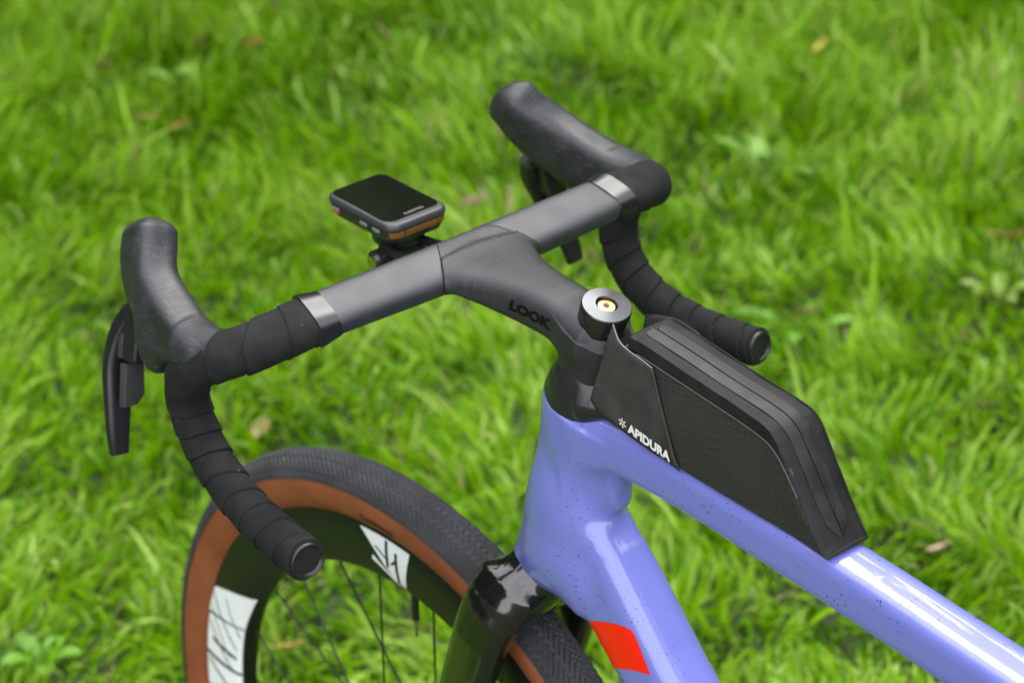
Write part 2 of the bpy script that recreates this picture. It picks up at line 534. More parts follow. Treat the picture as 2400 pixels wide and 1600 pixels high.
def box(name, size, mtx, parent, m, bev=0.0008, seg=2):
    bm = bmesh.new()
    bmesh.ops.create_cube(bm, size=1.0)
    bmesh.ops.scale(bm, vec=size, verts=bm.verts)
    if bev: bmesh.ops.bevel(bm, geom=bm.edges[:], offset=bev, segments=seg, affect='EDGES', profile=0.6)
    me = bpy.data.meshes.new(name); bm.to_mesh(me); bm.free()
    me.transform(mtx)
    return link(name, me, parent, m, 35)

def basis(o, x, z):
    x = unit(np.array(x, float)); z = np.array(z, float); z = unit(z - x * (z @ x)); y = np.cross(z, x)
    return Matrix(((x[0], y[0], z[0], o[0]), (x[1], y[1], z[1], o[1]), (x[2], y[2], z[2], o[2]), (0, 0, 0, 1)))

def text_geo(s, size, spacing=1.0, shear=0.0, thick=0.0, dense=0):
    cu = bpy.data.curves.new('lettering', 'FONT')
    cu.body = s; cu.size = size; cu.space_character = spacing; cu.shear = shear
    cu.fill_mode = 'FRONT'; cu.resolution_u = 3; cu.offset = thick
    o = bpy.data.objects.new('lettering', cu); COL.objects.link(o)
    dg = bpy.context.evaluated_depsgraph_get(); dg.update()
    me = bpy.data.meshes.new_from_object(o.evaluated_get(dg))
    bm = bmesh.new(); bm.from_mesh(me)
    bmesh.ops.triangulate(bm, faces=bm.faces)
    if dense:
        for ax in (0, 1):
            c = [v.co[ax] for v in bm.verts]
            for q in np.arange(min(c), max(c), size * dense)[1:]:
                nv_ = Vector((1, 0, 0)) if ax == 0 else Vector((0, 1, 0))
                bmesh.ops.bisect_plane(bm, geom=bm.verts[:] + bm.edges[:] + bm.faces[:], plane_co=nv_ * q, plane_no=nv_)
        bmesh.ops.triangulate(bm, faces=bm.faces)
    bm.to_mesh(me); bm.free()
    V = np.array([v.co[:2] for v in me.vertices]); F = [tuple(p.vertices) for p in me.polygons]
    bpy.data.objects.remove(o); bpy.data.curves.remove(cu); bpy.data.meshes.remove(me)
    return V, F

AX_B = np.array([-0.0472, 0, 0.3356]); AX_T = np.array([-0.32733, 0, 0.94491]); AX_N = np.array([0.94491, 0, 0.32733])
def axp(s, fwd=0.0): return AX_B + AX_T * s + AX_N * fwd

# ================================================================== ground
gm = mat('soil_and_thatch', (0.03, 0.045, 0.012), 0.95)
vary(gm, (0.022, 0.030, 0.010), (0.05, 0.075, 0.016), 9, lo=0.35, hi=0.65)
bm = bmesh.new()
bmesh.ops.create_grid(bm, x_segments=24, y_segments=24, size=90)
me = bpy.data.meshes.new('ground'); bm.to_mesh(me); bm.free()
tag(link('ground', me, None, gm), kind='structure', label='soil under the lawn')

# grass -------------------------------------------------------------
def grass_material(name):
    g = bpy.data.materials.new(name); g.use_nodes = True
    b = bsdf(g)
    at = N(g, 'ShaderNodeAttribute', attribute_name='tint')
    c = ramp(g, at.outputs['Fac'], [(0.0, (0.030, 0.105, 0.0003)), (0.33, (0.115, 0.285, 0.0006)), (0.6, (0.24, 0.46, 0.003)),
                                    (0.86, (0.36, 0.52, 0.10)), (0.93, (0.33, 0.32, 0.13)), (1.0, (0.42, 0.33, 0.15))])
    L(g, c, b.inputs['Base Color'])
    b.inputs['Roughness'].default_value = 0.3
    b.inputs['Specular IOR Level'].default_value = 0.27
    tr = N(g, 'ShaderNodeBsdfTranslucent'); L(g, c, tr.inputs['Color'])
    mx = N(g, 'ShaderNodeMixShader'); mx.inputs[0].default_value = 0.36
    L(g, b.outputs[0], mx.inputs[1]); L(g, tr.outputs[0], mx.inputs[2])
    L(g, mx.outputs[0], g.node_tree.nodes['Material Output'].inputs['Surface'])
    return g
GM = grass_material('grass_blade')

def value_noise(x, y, s, seed):
    r = np.random.default_rng(seed); G = r.random((64, 64))
    X, Y = x / s, y / s
    i, j = np.floor(X).astype(int), np.floor(Y).astype(int)
    u, v = X - i, Y - j
    u, v = u * u * (3 - 2 * u), v * v * (3 - 2 * v)
    g = lambda a, b: G[a % 64, b % 64]
    return (g(i, j) * (1 - u) + g(i + 1, j) * u) * (1 - v) + (g(i, j + 1) * (1 - u) + g(i + 1, j + 1) * u) * v

def blades(n, x, y, hmin, hmax, w0, seg, seed):
    r = np.random.default_rng(seed)
    cl = value_noise(x, y, 0.16, 3); cl2 = value_noise(x, y, 0.05, 4); cl3 = value_noise(x, y, 0.55, 5)
    ln = (hmin + (hmax - hmin) * r.random(n) ** 1.3) * (0.45 + 1.05 * cl)
    az = r.random(n) * 2 * np.pi
    # tufts lean together
    az = np.where(r.random(n) < 0.70, value_noise(x, y, 0.13, 8) * 4 * np.pi + r.normal(0, 0.35, n), az)
    lean = np.clip(np.abs(r.normal(0.22 + 0.45 * value_noise(x, y, 0.11, 41), 0.25, n)), 0.02, 1.2)
    curl = np.abs(r.normal(0.75, 0.55, n))
    flop = r.random(n) < 0.13
    lean = np.where(flop, 1.0 + 0.4 * r.random(n), lean); ln = np.where(flop, ln * 1.25, ln)
    w = w0 * (0.55 + 0.9 * r.random(n))
    dx, dy = np.cos(az), np.sin(az)
    tw = r.normal(0, 0.8, n)
    wx, wy = -np.sin(az + tw), np.cos(az + tw)
    t = np.linspace(0, 1, seg + 1)
    ang = lean[:, None] + curl[:, None] * t[None, :] ** 1.4
    ang = np.minimum(ang, 1.95)
    ds = ln[:, None] / seg
    hx = np.concatenate([np.zeros((n, 1)), np.cumsum(np.sin(ang[:, :-1]) * ds, 1)], 1)
    hz = np.concatenate([np.zeros((n, 1)), np.cumsum(np.cos(ang[:, :-1]) * ds, 1)], 1)
    hz = np.maximum(hz, 0.003)
    prof = np.array([0.75 + 0.25 * min(1, q * 4) if q < 0.35 else (1 - ((q - 0.35) / 0.65) ** 2.0) for q in t])
    prof[-1] = 0.04
    V = np.zeros((n, seg + 1, 2, 3))
    for sgn, q in ((-1, 0), (1, 1)):
        V[:, :, q, 0] = x[:, None] + dx[:, None] * hx + sgn * wx[:, None] * w[:, None] * prof
        V[:, :, q, 1] = y[:, None] + dy[:, None] * hx + sgn * wy[:, None] * w[:, None] * prof
        V[:, :, q, 2] = hz
    base = (np.arange(n) * (seg + 1) * 2)[:, None]
    k = np.arange(seg)[None] * 2
    Q = np.stack([base + k, base + k + 1, base + k + 3, base + k + 2], -1).reshape(-1, 4)
    tint = np.clip(-0.10 + 1.02 * (0.28 * cl3 + 0.44 * cl + 0.28 * cl2) + r.normal(0.05, 0.14, n), 0.0, 0.84)
    tint = np.where(r.random(n) < 0.15, 0.70 + 0.16 * r.random(n), tint)  # some blades paler: highlights put into the blade colour
    dry = value_noise(x, y, 0.22, 31)
    tint = np.where(r.random(n) < 0.012 + 0.22 * np.clip(dry - 0.80, 0, 1) / 0.2, 0.90 + 0.1 * r.random(n), tint)
    tint = np.repeat(tint, (seg + 1) * 2)
    return V.reshape(-1, 3), Q, tint

# the lawn in view (a wedge in front of the camera) dense, the rest thinner
A0 = math.atan2(-0.55316, 0.68957)
def wedge(n, d0, d1, half, seed, inner=0.0):
    r = np.random.default_rng(seed)
    d = np.sqrt(r.random(n) * (d1 ** 2 - d0 ** 2) + d0 ** 2)
    a = A0 + (inner + (half - inner) * r.random(n)) * np.where(r.random(n) < .5, -1, 1)
    return CAM_POS[0] + d * np.cos(a), CAM_POS[1] + d * np.sin(a)
VS, QS, TS = [], [], []
nv = 0
for (n, d0, d1, half, hmin, hmax, w0, seg, seed, inner) in (
        (56000, 1.9, 5.6, math.radians(17), 0.045, 0.135, 0.0034, 4, 21, 0),
        (34000, 1.9, 5.6, math.radians(17), 0.02, 0.06, 0.0030, 3, 22, 0),
        (900, 1.9, 5.6, math.radians(17), 0.11, 0.20, 0.0042, 7, 29, 0),
        (92000, 1.7, 5.6, math.radians(50), 0.045, 0.135, 0.0040, 3, 27, math.radians(17)),
        (34000, 1.7, 5.6, math.radians(50), 0.02, 0.06, 0.0040, 2, 28, math.radians(17)),
        (26000, 1.0, 5.6, math.radians(60), 0.04, 0.09, 0.0042, 2, 23, 0),
        (34000, 5.4, 12.0, math.radians(60), 0.05, 0.09, 0.009, 2, 24, 0)):
    x, y = wedge(n, d0, d1, half, seed, inner)
    v, q, t = blades(n, x, y, hmin, hmax, w0, seg, seed)
    VS.append(v); QS.append(q + nv); TS.append(t); nv += len(v)
V = np.vstack(VS); Q = np.vstack(QS); T = np.concatenate(TS)
go = np_mesh('grass', V, Q, None, GM)
at = go.data.attributes.new('tint', 'FLOAT', 'POINT')
at.data.foreach_set('value', T.astype(np.float32))
tag(go, kind='stuff', label='bright green unmown lawn grass behind the bicycle', cat='grass')

# ---- woodland round the far side of the lawn (seen only mirrored in gloss and glass)
def woodland():
    r = np.random.default_rng(5)
    VV, QQ, TT = [], [], []
    k = 0
    for i in range(44):
        a = A0 + math.radians(-120 + 240 * i / 43) + r.normal(0, 0.03)
        d = 10.5 + (i % 2) * 3.5 + r.random() * 1.5
        hgt = .70 * d + .9 + r.normal(0, .35); rad = 1.8 + 0.9 * r.random()
        n = 1500
        if i % 3 == 0:
            hgt = d * (1.0 + .25 * r.random()); rad = 1.1; n = 420
        cx, cy = d * math.cos(a), d * math.sin(a)
        p = r.normal(size=(n, 3)); p /= ((p ** 4).sum(1) ** .25)[:, None]
        p *= (0.72 + 0.3 * r.random(n))[:, None]
        c = np.array([cx, cy, hgt * 0.55]) + p * np.array([rad, rad, hgt * 0.48])
        s = 0.2 + 0.24 * r.random(n)
        u = unit(r.normal(size=(n, 3))); w = unit(np.cross(u, r.normal(size=(n, 3))))
        q = np.stack([c - u * s[:, None] - w * s[:, None] * .6, c + u * s[:, None] - w * s[:, None] * .6,
                      c + u * s[:, None] + w * s[:, None] * .6, c - u * s[:, None] + w * s[:, None] * .6], 1)
        VV.append(q.reshape(-1, 3)); QQ.append(np.arange(n * 4).reshape(-1, 4) + k); k += n * 4
    return np.vstack(VV), np.vstack(QQ)
wm = mat('tree_foliage', (0.05, 0.105, 0.015), 0.7)
V, Q = woodland()
tag(np_mesh('woodland', V, Q, None, wm), kind='stuff', label='dark green trees round the far edge of the lawn', cat='trees')

# ================================================================== bicycle
bike = empty('bicycle', (0, 0, 0))
tag(bike, 'lavender gravel bicycle with speckled paint, black drop handlebar and brown-walled tyre', 'bicycle')

# ---- frame
HT = loft_sdf([axp(.585, -.001), axp(.55, -.003), axp(.50, -.007), axp(.455, -.0085), axp(.418, -.0070)],
              [.0262, .0240, .0232, .0232, .0240], [.0300, .0275, .0265, .0268, .0268], (0, 1, 0), 2.6, cap=.0035)
TT = loft_sdf([(-.236, 0, .8660), (-.268, 0, .8700), (-.300, 0, .8715), (-.3625, 0, .8690), (-.43, 0, .8635), (-.505, 0, .8575), (-.60, 0, .8475), (-.672, 0, .840), (-.74, 0, .8325)],
              [.0150, .0195, .0198, .0192, .0190, .0192, .0200, .0205, .0205], [.0150, .0222, .0208, .0188, .0192, .0197, .0192, .0187, .0187], (0, 1, 0), 4.2, cap=.006, samples=13)
DT = loft_sdf([(-.222, 0, .802), (-.238, 0, .786), (-.256, 0, .765), (-.2735, 0, .7425), (-.3045, 0, .7070), (-.3266, 0, .6830), (-.40, 0, .605), (-.47, 0, .530)],
              [.0130, .0195, .0236, .0253, .0260, .0260, .0260, .0260], [.0140, .0245, .0325, .0348, .0338, .0322, .0318, .0318], (0, 1, 0), 3.3, cap=.006, samples=13)
WEB = loft_sdf([(-.240, 0, .832), (-.260, 0, .834), (-.2775, 0, .8365)], [.0150, .0120, .0095], [.030, .027, .022], (0, 1, 0), 3.0, cap=.0016, samples=5)
GUS = loft_sdf([(-.204, 0, .752), (-.228, 0, .7415), (-.252, 0, .7335)], [.0225, .0228, .0225], [.0200, .0225, .0225], (0, 1, 0), 2.6, cap=.010, samples=5)
def frame_f(P):
    a = smin(HT(P), TT(P), .028)
    a = smin(smin(a, DT(P), .046), GUS(P), .024)
    return smin(a, WEB(P), .022)
frame = sdf_obj('frame', frame_f, (-.76, -.036, .50), (-.13, .036, .93), .0022, bike, MT['paint'])

def patch(name, f, poly_rows, direction, off, parent, m, n=14):
    """grid patch between two polylines (rows of 3-D points) dropped on to surface f"""
    A, Bv = crom(poly_rows[0], n), crom(poly_rows[1], n)
    t = np.linspace(0, 1, n)[:, None, None]
    G = (A[None] * (1 - t) + Bv[None] * t).reshape(-1, 3)
    if direction is None:      # towards the tube's own axis
        a0, ad = np.array([-.272, 0, .742]), unit(np.array([-.0546, 0, -.059]))
        direction = unit(a0 + ((G - a0) @ ad)[:, None] * ad - G)
    G = project(f, G, direction, off)
    F = [(i * n + j, i * n + j + 1, (i + 1) * n + j + 1, (i + 1) * n + j) for i in range(n - 1) for j in range(n - 1)]
    return mesh(name, G, F, parent, m, None, fix=True)

# red stripe on the down tube
patch('decal', frame_f, ([(-.2615, .022, .7120), (-.2705, .0235, .7212), (-.288, .0245, .7282), (-.3004, .0226, .7309), (-.3095, .0201, .7290), (-.3163, .0201, .7213)],
                         [(-.2830, .019, .6800), (-.2928, .0207, .6897), (-.3030, .0235, .6945), (-.3156, .0245, .6991), (-.3250, .0235, .7010), (-.3307, .0222, .7017)]),
      None, .0004, frame, MT['red'])

# ---- headset cover
HC1 = loft_sdf([axp(.584, -.001), axp(.600, -.004), axp(.608, -.006)], [.0272, .0275, .0240], [.0322, .0322, .028], (0, 1, 0), 2.2, cap=.0045, samples=6)
HC2 = loft_sdf([(-.262, 0, .9000), (-.285, 0, .9015), (-.30, 0, .9015)], [.025, .0185, .010], [.012, .010, .006], (0, 1, 0), 2.2, cap=.006, samples=6)
sdf_obj('headset_cover', lambda P: smin(HC1(P), HC2(P), .012), (-.32, -.036, .87), (-.19, .036, .935), .0014, bike, MT['headset'])

# ---- stem: body from steerer to bar
BAR_E1 = np.array([.955, 0, .296]); BAR_E2 = np.array([-.296, 0, .955])
SB = loft_sdf([(-.122, 0, .9625), (-.142, 0, .9600), (-.165, 0, .9575), (-.195, 0, .9555), (-.225, 0, .9535), (-.262, 0, .9480)],
              [.0440, .0400, .0315, .0255, .0235, .0235], [.0105, .0125, .0150, .0165, .0170, .0150], (0, 1, 0), 3.0, cap=.006, samples=16)
SC1 = loft_sdf([axp(.600), axp(.630), axp(.654)], [.0205, .0212, .0222], [.0240, .0245, .0250], (0, 1, 0), 2.7, cap=.0015, samples=6)
BARC = loft_sdf([(-.1165, -.060, .9620), (-.1165, .060, .9620)], [.0212, .0212], [.0094, .0094], BAR_E1, 3.4, cap=.002, samples=2)
def stem_all(P):
    return smin(smin(SB(P), SC1(P), .014), BARC(P), .010)
# seams: the cover in front, the bar either side, the stem body behind
def yL(x): return np.interp(-np.asarray(x), [.0900, .1024, .1140, .1248, .1358, .1409, .150], [.0135, .0212, .0279, .0347, .0420, .0454, .051])
def yR(x): return np.interp(-np.asarray(x), [.0900, .0982, .1003, .1073, .1181, .1243, .1341, .150], [.004, -.0162, -.0211, -.0311, -.0379, -.0422, -.0472, -.055])
def xF(y): return -.1219 + .045 * y - .25 * y * y
GAP = .00025
def stem_f(P):
    x, y = P[:, 0], P[:, 1]
    d = stem_all(P)
    behind = smax(x - xF(y) + GAP, np.maximum(y - yL(x) + GAP, -(y - yR(x)) + GAP), .0004)
    return np.maximum(d, behind)
def cover_f(P):
    x, y = P[:, 0], P[:, 1]
    return np.maximum(stem_all(P) + .0001, np.maximum(-(x - xF(y)) + GAP, np.maximum(y - yL(x) + GAP, -(y - yR(x)) + GAP)))
stem = sdf_obj('stem', stem_f, (-.30, -.056, .895), (-.10, .056, .985), .0008, bike, MT['stem'])
sdf_obj('clamp_cover', cover_f, (-.145, -.056, .940), (-.085, .056, .985), .0007, stem, MT['stem'])
# lettering on the stem's left flank
def wrap_text(name, s, size, org, ux, uv, f, direction, off, parent, m, spacing=1.0, shear=0.0, thick=0.0):
    V2, F = text_geo(s, size, spacing, shear, thick, .14)
    ux, uv = np.array(ux, float), np.array(uv, float)
    X = np.array(org)[None] + V2[:, :1] * ux[None] + V2[:, 1:2] * uv[None]
    X = project(f, X, direction, off)
    return mesh(name, X, F, parent, m, None, fix=False)
wrap_text('lettering', 'LOOK', .0108, (-.1905, .05, .9545), (-1.34, 0, -.09), (-.28, 0, 1), stem_all, (0, -1, 0), .00025, stem, MT['print_black'], 1.02, .0, .0007)

# ---- handlebar top (flat wing section)
def bar_half(side, x_in):
    n = 40
    ys = np.linspace(x_in, .150, n)
    C = np.column_stack([np.full(n, -.1165), side * ys, np.full(n, .9620)])
    C[:, 0] += np.interp(ys, [.04, .13, .15], [0, .0015, .004]); C[:, 2] += np.interp(ys, [.04, .13, .15], [0, .0008, -.001])
    V, F = sweep(C, np.interp(ys, [.02, .06, .13, .15], [.0212, .0208, .0196, .019]), np.interp(ys, [.02, .15], [.0092, .0092]), BAR_E1,
                 nexp=np.full(n, 3.8), nseg=56)
    V = np.array(V).reshape(n, 56, 3)
    return V, F
hb = empty('handlebar', tuple(axp(.0) * 0), bike)
def cut_in(V, F, side, name):
    # inner end follows the seam line
    V = V.copy()
    n = len(V)
    for j in range(56):
        y0 = (yL(V[0, j, 0]) if side > 0 else -yR(V[0, j, 0])) + GAP
        y1 = V[-1, j, 1] * side
        yy = np.linspace(0, 1, n) * (y1 - y0) + y0
        V[:, j, 1] = yy * side
    return mesh(name, V.reshape(-1, 3), F, hb, MT['carbon'], 45, fix=True)
for side in (1, -1):
    V, F = bar_half(side, .03)
    cut_in(V, F, side, 'bar_wing')

# ---- bar tape, finishing tape, end plug
TP = [(-.1143, .1465, .9615, .0209, .0113, 2.6), (-.1122, .158, .9602, .0206, .0124, 2.5), (-.1080, .178, .9565, .0195, .0142, 2.3), (-.0985, .197, .9505, .0182, .0160, 2.1),
      (-.0800, .2110, .9415, .0173, .0168, 2.0), (-.0590, .2165, .9275, .0168, .0166, 2.0), (-.0450, .2150, .9080, .0162, .0162, 2.0), (-.0430, .2125, .8830, .0156, .0156, 2.0),
      (-.0575, .2115, .8555, .0155, .0155, 2.0), (-.0850, .2130, .8380, .0154, .0154, 2.0), (-.1200, .2160, .8295, .0154, .0154, 2.0),
      (-.1580, .2200, .8275, .0154, .0154, 2.0), (-.1940, .2240, .8290, .0152, .0152, 2.0)]
S = crom(TP, 420)
arc = np.concatenate([[0], np.cumsum(np.linalg.norm(np.diff(S[:, :3], axis=0), axis=1))])
U = np.linspace(0, arc[-1], 460)
S = np.column_stack([np.interp(U, arc, S[:, k]) for k in range(6)])
PITCH = .0232
def tape_r(i, ph):
    w = .0009 * np.sin(ph * 2 + U[i] * 60) + .0007 * np.sin(ph * 3 - U[i] * 37) + .0032 * math.sin(U[i] * 31 + 1) + .0018 * math.sin(U[i] * 73)     # wraps are not perfectly even
    fr = (U[i] + w + .006) / PITCH + (ph - .8) / (2 * np.pi)
    fr = fr - np.floor(fr)
    r = .0013 * fr
    r = np.where(fr < .055, -.0012 * (1 - fr / .055), r)
    r = np.where(fr > .965, .0013 * .965 - .0007 * ((fr - .965) / .035) ** 2, r)
    return r * (1 if U[i] > .028 else .8)
V, F = sweep(S[:, :3], S[:, 3], S[:, 4], BAR_E1, nexp=S[:, 5], nseg=72, rfun=tape_r)
V[-72:] = V[-72:].mean(0) + (V[-72:] - V[-72:].mean(0)) * .86
tl = mesh('bar_tape', V, F, hb, MT['tape'], 50, fix=True)
tr_ = mirror_y(tl, 'bar_tape', hb)
# glossy tape: from y .134 to .150
ys = np.linspace(.1325, .1490, 16)
C = np.column_stack([np.interp(ys, [.13, .15], [-.1155, -.1122]), ys, np.interp(ys, [.13, .15], [.9628, .9606])])
def fin_r(i, ph):
    return .00002 * i + .0002 * np.sin(ph * 2 + 1 + .02 * i)
V, F = sweep(C, np.linspace(.0209, .0234, 16), np.linspace(.0106, .0136, 16), BAR_E1, nexp=np.full(16, 2.7), nseg=72, rfun=fin_r)
fl = mesh('finishing_tape', V, F, hb, MT['fintape'], 60, fix=True)
mirror_y(fl, 'finishing_tape', hb)
endc = S[-1, :3]; endt = unit(S[-1, :3] - S[-4, :3])
pl = lathe('bar_end_plug', [(.0001, .0012), (.0102, .0012), (.0108, .0020), (.0116, .0032), (.0128, .0034), (.0136, .0026), (.0138, .001), (.0132, -.004), (.01, -.006)],
           endc, endt, hb, MT['plastic'], 48, 50)
mirror_y(pl, 'bar_end_plug', hb)

# ---- brake hoods and levers
H1 = loft_sdf([(-.070, .2120, .9400), (-.040, .2075, .9425), (-.010, .2020, .9475), (.0175, .1960, .9560), (.0350, .1880, .9690), (.0455, .1780, .9865)],
              [.0170, .0175, .0176, .0174, .0172, .0176], [.0150, .0190, .0228, .0256, .0254, .0212], (0, 1, 0), 3.6, cap=.0115, samples=30)
H2 = loft_sdf([(-.010, .2040, .9420), (-.005, .2095, .9270), (-.0085, .2135, .9100)], [.0170, .0165, .0115], [.0260, .0180, .0080], (0, 1, 0), 2.3, cap=.005, samples=9)
H3 = loft_sdf([(-.052, .2100, .9390), (-.086, .207, .9445)], [.0180, .0175], [.0175, .0172], (.6, .6, .3), 2.0, cap=.005, samples=4)
def hood_f(P): return smin(smin(H1(P), H2(P), .016), H3(P), .012)
hl = sdf_obj('brake_hood', hood_f, (-.115, .15, .86), (.095, .25, 1.03), .0014, hb, MT['rubber'])
hr = mirror_y(hl, 'brake_hood', hb)
# lever blade: flat tapering blade, hinged under the horn, plus shift paddles behind
def blade_mesh(name, P, A, B, m, parent, ne=4.5):
    S_ = crom(np.column_stack([P, A, B]), 40)
    V, F = sweep(S_[:, :3], S_[:, 3], S_[:, 4], (0.15, 1, 0.1), nexp=np.full(40, ne), nseg=28)
    return mesh(name, V, F, parent, m, 45, fix=True)
lb = blade_mesh('brake_lever', [(.0440, .197, .930), (.0515, .2050, .911), (.0520, .2150, .888), (.0460, .2230, .864), (.0405, .2295, .840), (.0375, .2325, .823)],
                [.0115, .0130, .0124, .0108, .0090, .0074], [.0085, .0080, .0064, .0054, .0048, .0038], MT['plastic'], hb)
mirror_y(lb, 'brake_lever', hb)
mtx = basis((.0350, .2045, .9180), (-.06, .28, -.95), (-.9, -.1, .15))
pd = box('lever_bracket', (.046, .0170, .0190), mtx, hb, MT['plastic'], .004, 3)
mirror_y(pd, 'lever_bracket', hb)
def prism(name, poly, thick, mtx, parent, m, bev=.0012):
    bm = bmesh.new()
    lo = [bm.verts.new((x, y, -thick / 2)) for x, y in poly]
    f = bm.faces.new(lo)
    r = bmesh.ops.extrude_face_region(bm, geom=[f])
    bmesh.ops.translate(bm, vec=(0, 0, thick), verts=[v for v in r['geom'] if isinstance(v, bmesh.types.BMVert)])
    bmesh.ops.recalc_face_normals(bm, faces=bm.faces)
    bmesh.ops.bevel(bm, geom=bm.edges[:], offset=bev, segments=2, affect='EDGES', profile=.6)
    me = bpy.data.meshes.new(name); bm.to_mesh(me); bm.free()
    me.transform(mtx)
    return link(name, me, parent, m, 35)
pd = prism('shift_paddle', [(-.010, -.0085), (-.010, .0070), (.006, .0085), (.0095, .0078), (.0095, -.0085)], .0075,
           basis((.0425, .2085, .9060), (-.12, .28, -.95), (-.9, -.1, .15)), hb, MT['paddle'])
mirror_y(pd, 'shift_paddle', hb)
pd = prism('shift_paddle', [(-.0150, -.0085), (-.0150, .0080), (.0085, .0105), (.0100, .0102), (.0165, .0045), (.0190, -.0075)], .0085,
           basis((.0335, .2165, .8805), (-.14, .28, -.95), (-.9, -.1, .15)), hb, MT['paddle'])
mirror_y(pd, 'shift_paddle', hb)

# ---- top cap
CAPC = axp(.678)
cap = lathe('top_cap', [(.0183, -.0195), (.0186, -.0190), (.0186, -.0010), (.0180, 0.0)], CAPC, AX_T, bike, MT['capside'], 72)
def cap_local(name, prof, m, parent, nseg=64):
    # built about its own local Z so that the turned finish follows the axis
    V, F = [], []
    for r, hgt in prof:
        for k in range(nseg):
            a = 2 * np.pi * k / nseg
            V.append((max(r, 1e-5) * math.cos(a), max(r, 1e-5) * math.sin(a), hgt))
    for i in range(len(prof) - 1):
        for k in range(nseg):
            k2 = (k + 1) % nseg
            F.append((i * nseg + k, i * nseg + k2, (i + 1) * nseg + k2, (i + 1) * nseg + k))
    o = mesh(name, V, F, parent, m, 30, fix=True)
    o.matrix_local = basis(CAPC, AX_N, AX_T)
    return o
cap_local('cap_face', [(.0180, -.0012), (.0184, -.0006), (.0178, .0001), (.0084, .0012), (.0077, .0008), (.0072, -.0016)], MT['steel'], cap)
bolt = cap_local('bolt', [(.0072, -.0024), (.0066, -.0012), (.0062, -.0009), (.0030, -.0006)], MT['gold'], cap)
V = []; F = []
for k in range(6):
    a = k * math.pi / 3 + .3
    V.append((.0022 * math.cos(a), .0022 * math.sin(a), -.00045))
hx = mesh('hex_socket', V, [tuple(range(6))], cap, MT['holeshade'])  # flat face without depth, the socket's shade painted on
hx.matrix_local = basis(CAPC, AX_N, AX_T)
rg = cap_local('bolt_rim', [(.0030, -.0006), (.0026, -.0004), (.0021, -.0005)], MT['gold'], cap, 24)

# ---- fork
FC = loft_sdf([axp(.412, -.006), axp(.398, -.004), axp(.378, -.001)], [.0245, .0300, .0400], [.0265, .0265, .0235], (0, 1, 0), 2.2, cap=.004, samples=6)
def leg_pts(side):
    return [axp(.396) + [0, side * .029, 0], axp(.366) + [0, side * .0450, 0], axp(.30) + [0, side * .0515, 0], axp(.18, .006) + [0, side * .055, 0],
            axp(.06, .026) + [0, side * .056, 0], np.array([0, side * .055, .352])]
FL = loft_sdf(leg_pts(1), [.0150, .0145, .0120, .0105, .009, .008], [.0270, .0265, .0245, .0205, .015, .013], (0, 1, 0), 2.6, cap=.008, samples=12)
FR = loft_sdf(leg_pts(-1), [.0150, .0145, .0120, .0105, .009, .008], [.0270, .0265, .0245, .0205, .015, .013], (0, 1, 0), 2.6, cap=.008, samples=12)
def fork_f(P): return smin(FC(P), np.minimum(FL(P), FR(P)), .030)
fork = sdf_obj('fork', fork_f, (-.225, -.076, .325), (.03, .076, .745), .0022, bike, MT['gloss'])
box('brake_mount', (.012, .006, .022), basis((-.150, -.044, .655), (.94, 0, .33), (-.33, 0, .94)), fork, MT['silver'], .001)

# ---- front wheel
WC = np.array([0, 0, .352])
whl = empty('front_wheel', tuple(WC), bike)
def ring(name, prof, m, parent, nth=360, smooth=40, closed=True, th0=0, th1=2 * math.pi, hfun=None):
    """revolve profile rows (radius, y) about the axle"""
    full = abs(th1 - th0 - 2 * math.pi) < 1e-6
    th = np.linspace(th0, th1, nth, endpoint=not full)
    P = np.asarray(prof, float)
    R_ = np.repeat(P[None, :, 0], len(th), 0)
    if hfun is not None: R_ = R_ + hfun(th)
    V = np.stack([R_ * np.cos(th)[:, None], np.repeat(P[None, :, 1], len(th), 0), R_ * np.sin(th)[:, None]], -1).reshape(-1, 3)
    k = len(P)
    i, j = np.meshgrid(np.arange(len(th) if full else len(th) - 1), np.arange(k if closed else k - 1), indexing='ij')
    i2, j2 = (i + 1) % len(th), (j + 1) % k
    Q = np.stack([i * k + j, i2 * k + j, i2 * k + j2, i * k + j2], -1).reshape(-1, 4)
    o = np_mesh(name, V, Q, parent, m, smooth)
    return o
# rim: deep, slightly bulged
RIM = [(.3165, .0140), (.3150, .0146), (.300, .0150), (.285, .0140), (.272, .0112), (.2645, .0070), (.2620, .0), (.2645, -.0070), (.272, -.0112), (.285, -.0140), (.300, -.0150),
       (.3150, -.0146), (.3165, -.0140), (.3120, -.0125), (.3120, .0125)]
rim = ring('rim', RIM, MT['rim'], whl, 240, 40)
# tyre: brown walls and black tread as sub-parts
TMA, TMI, TMZ = .3368, .0224, .0252
def tyre_pt(phi):   # phi 0 at crown, +-: down the sides
    return TMA + TMZ * math.cos(phi), TMI * math.sin(phi)
PH_T = math.radians(71)
side_prof = [tyre_pt(p) for p in np.linspace(PH_T - .05, math.radians(141), 18)] + [(.3150, .0130)]
tw = ring('sidewall', [(r, y) for r, y in side_prof], MT['sidewall'], whl, 240, 60, closed=False)
tw2 = ring('sidewall', [(r, -y) for r, y in side_prof], MT['sidewall'], whl, 240, 60, closed=False)
tw2.data.flip_normals()
NT, NA = 3000, 32
pa = np.linspace(-PH_T, PH_T, NA)
tp = [(tyre_pt(p)[0] + .0009, tyre_pt(p)[1] * 1.025) for p in pa]
def knobs(th):
    u = pa[None, :] / PH_T                      # -1..1 across
    w = th[:, None] / (2 * np.pi) * 310
    a = np.mod(w - np.abs(u) * 5.5, 1.0)
    b = np.mod(np.abs(u) * 4.5 + .5, 1.0)
    k = np.clip((a - .30) * 6, 0, 1) * np.clip((1 - a) * 6, 0, 1) * (b > .14)
    k = np.where(np.abs(u) > .97, 0, k)
    return k * .0023
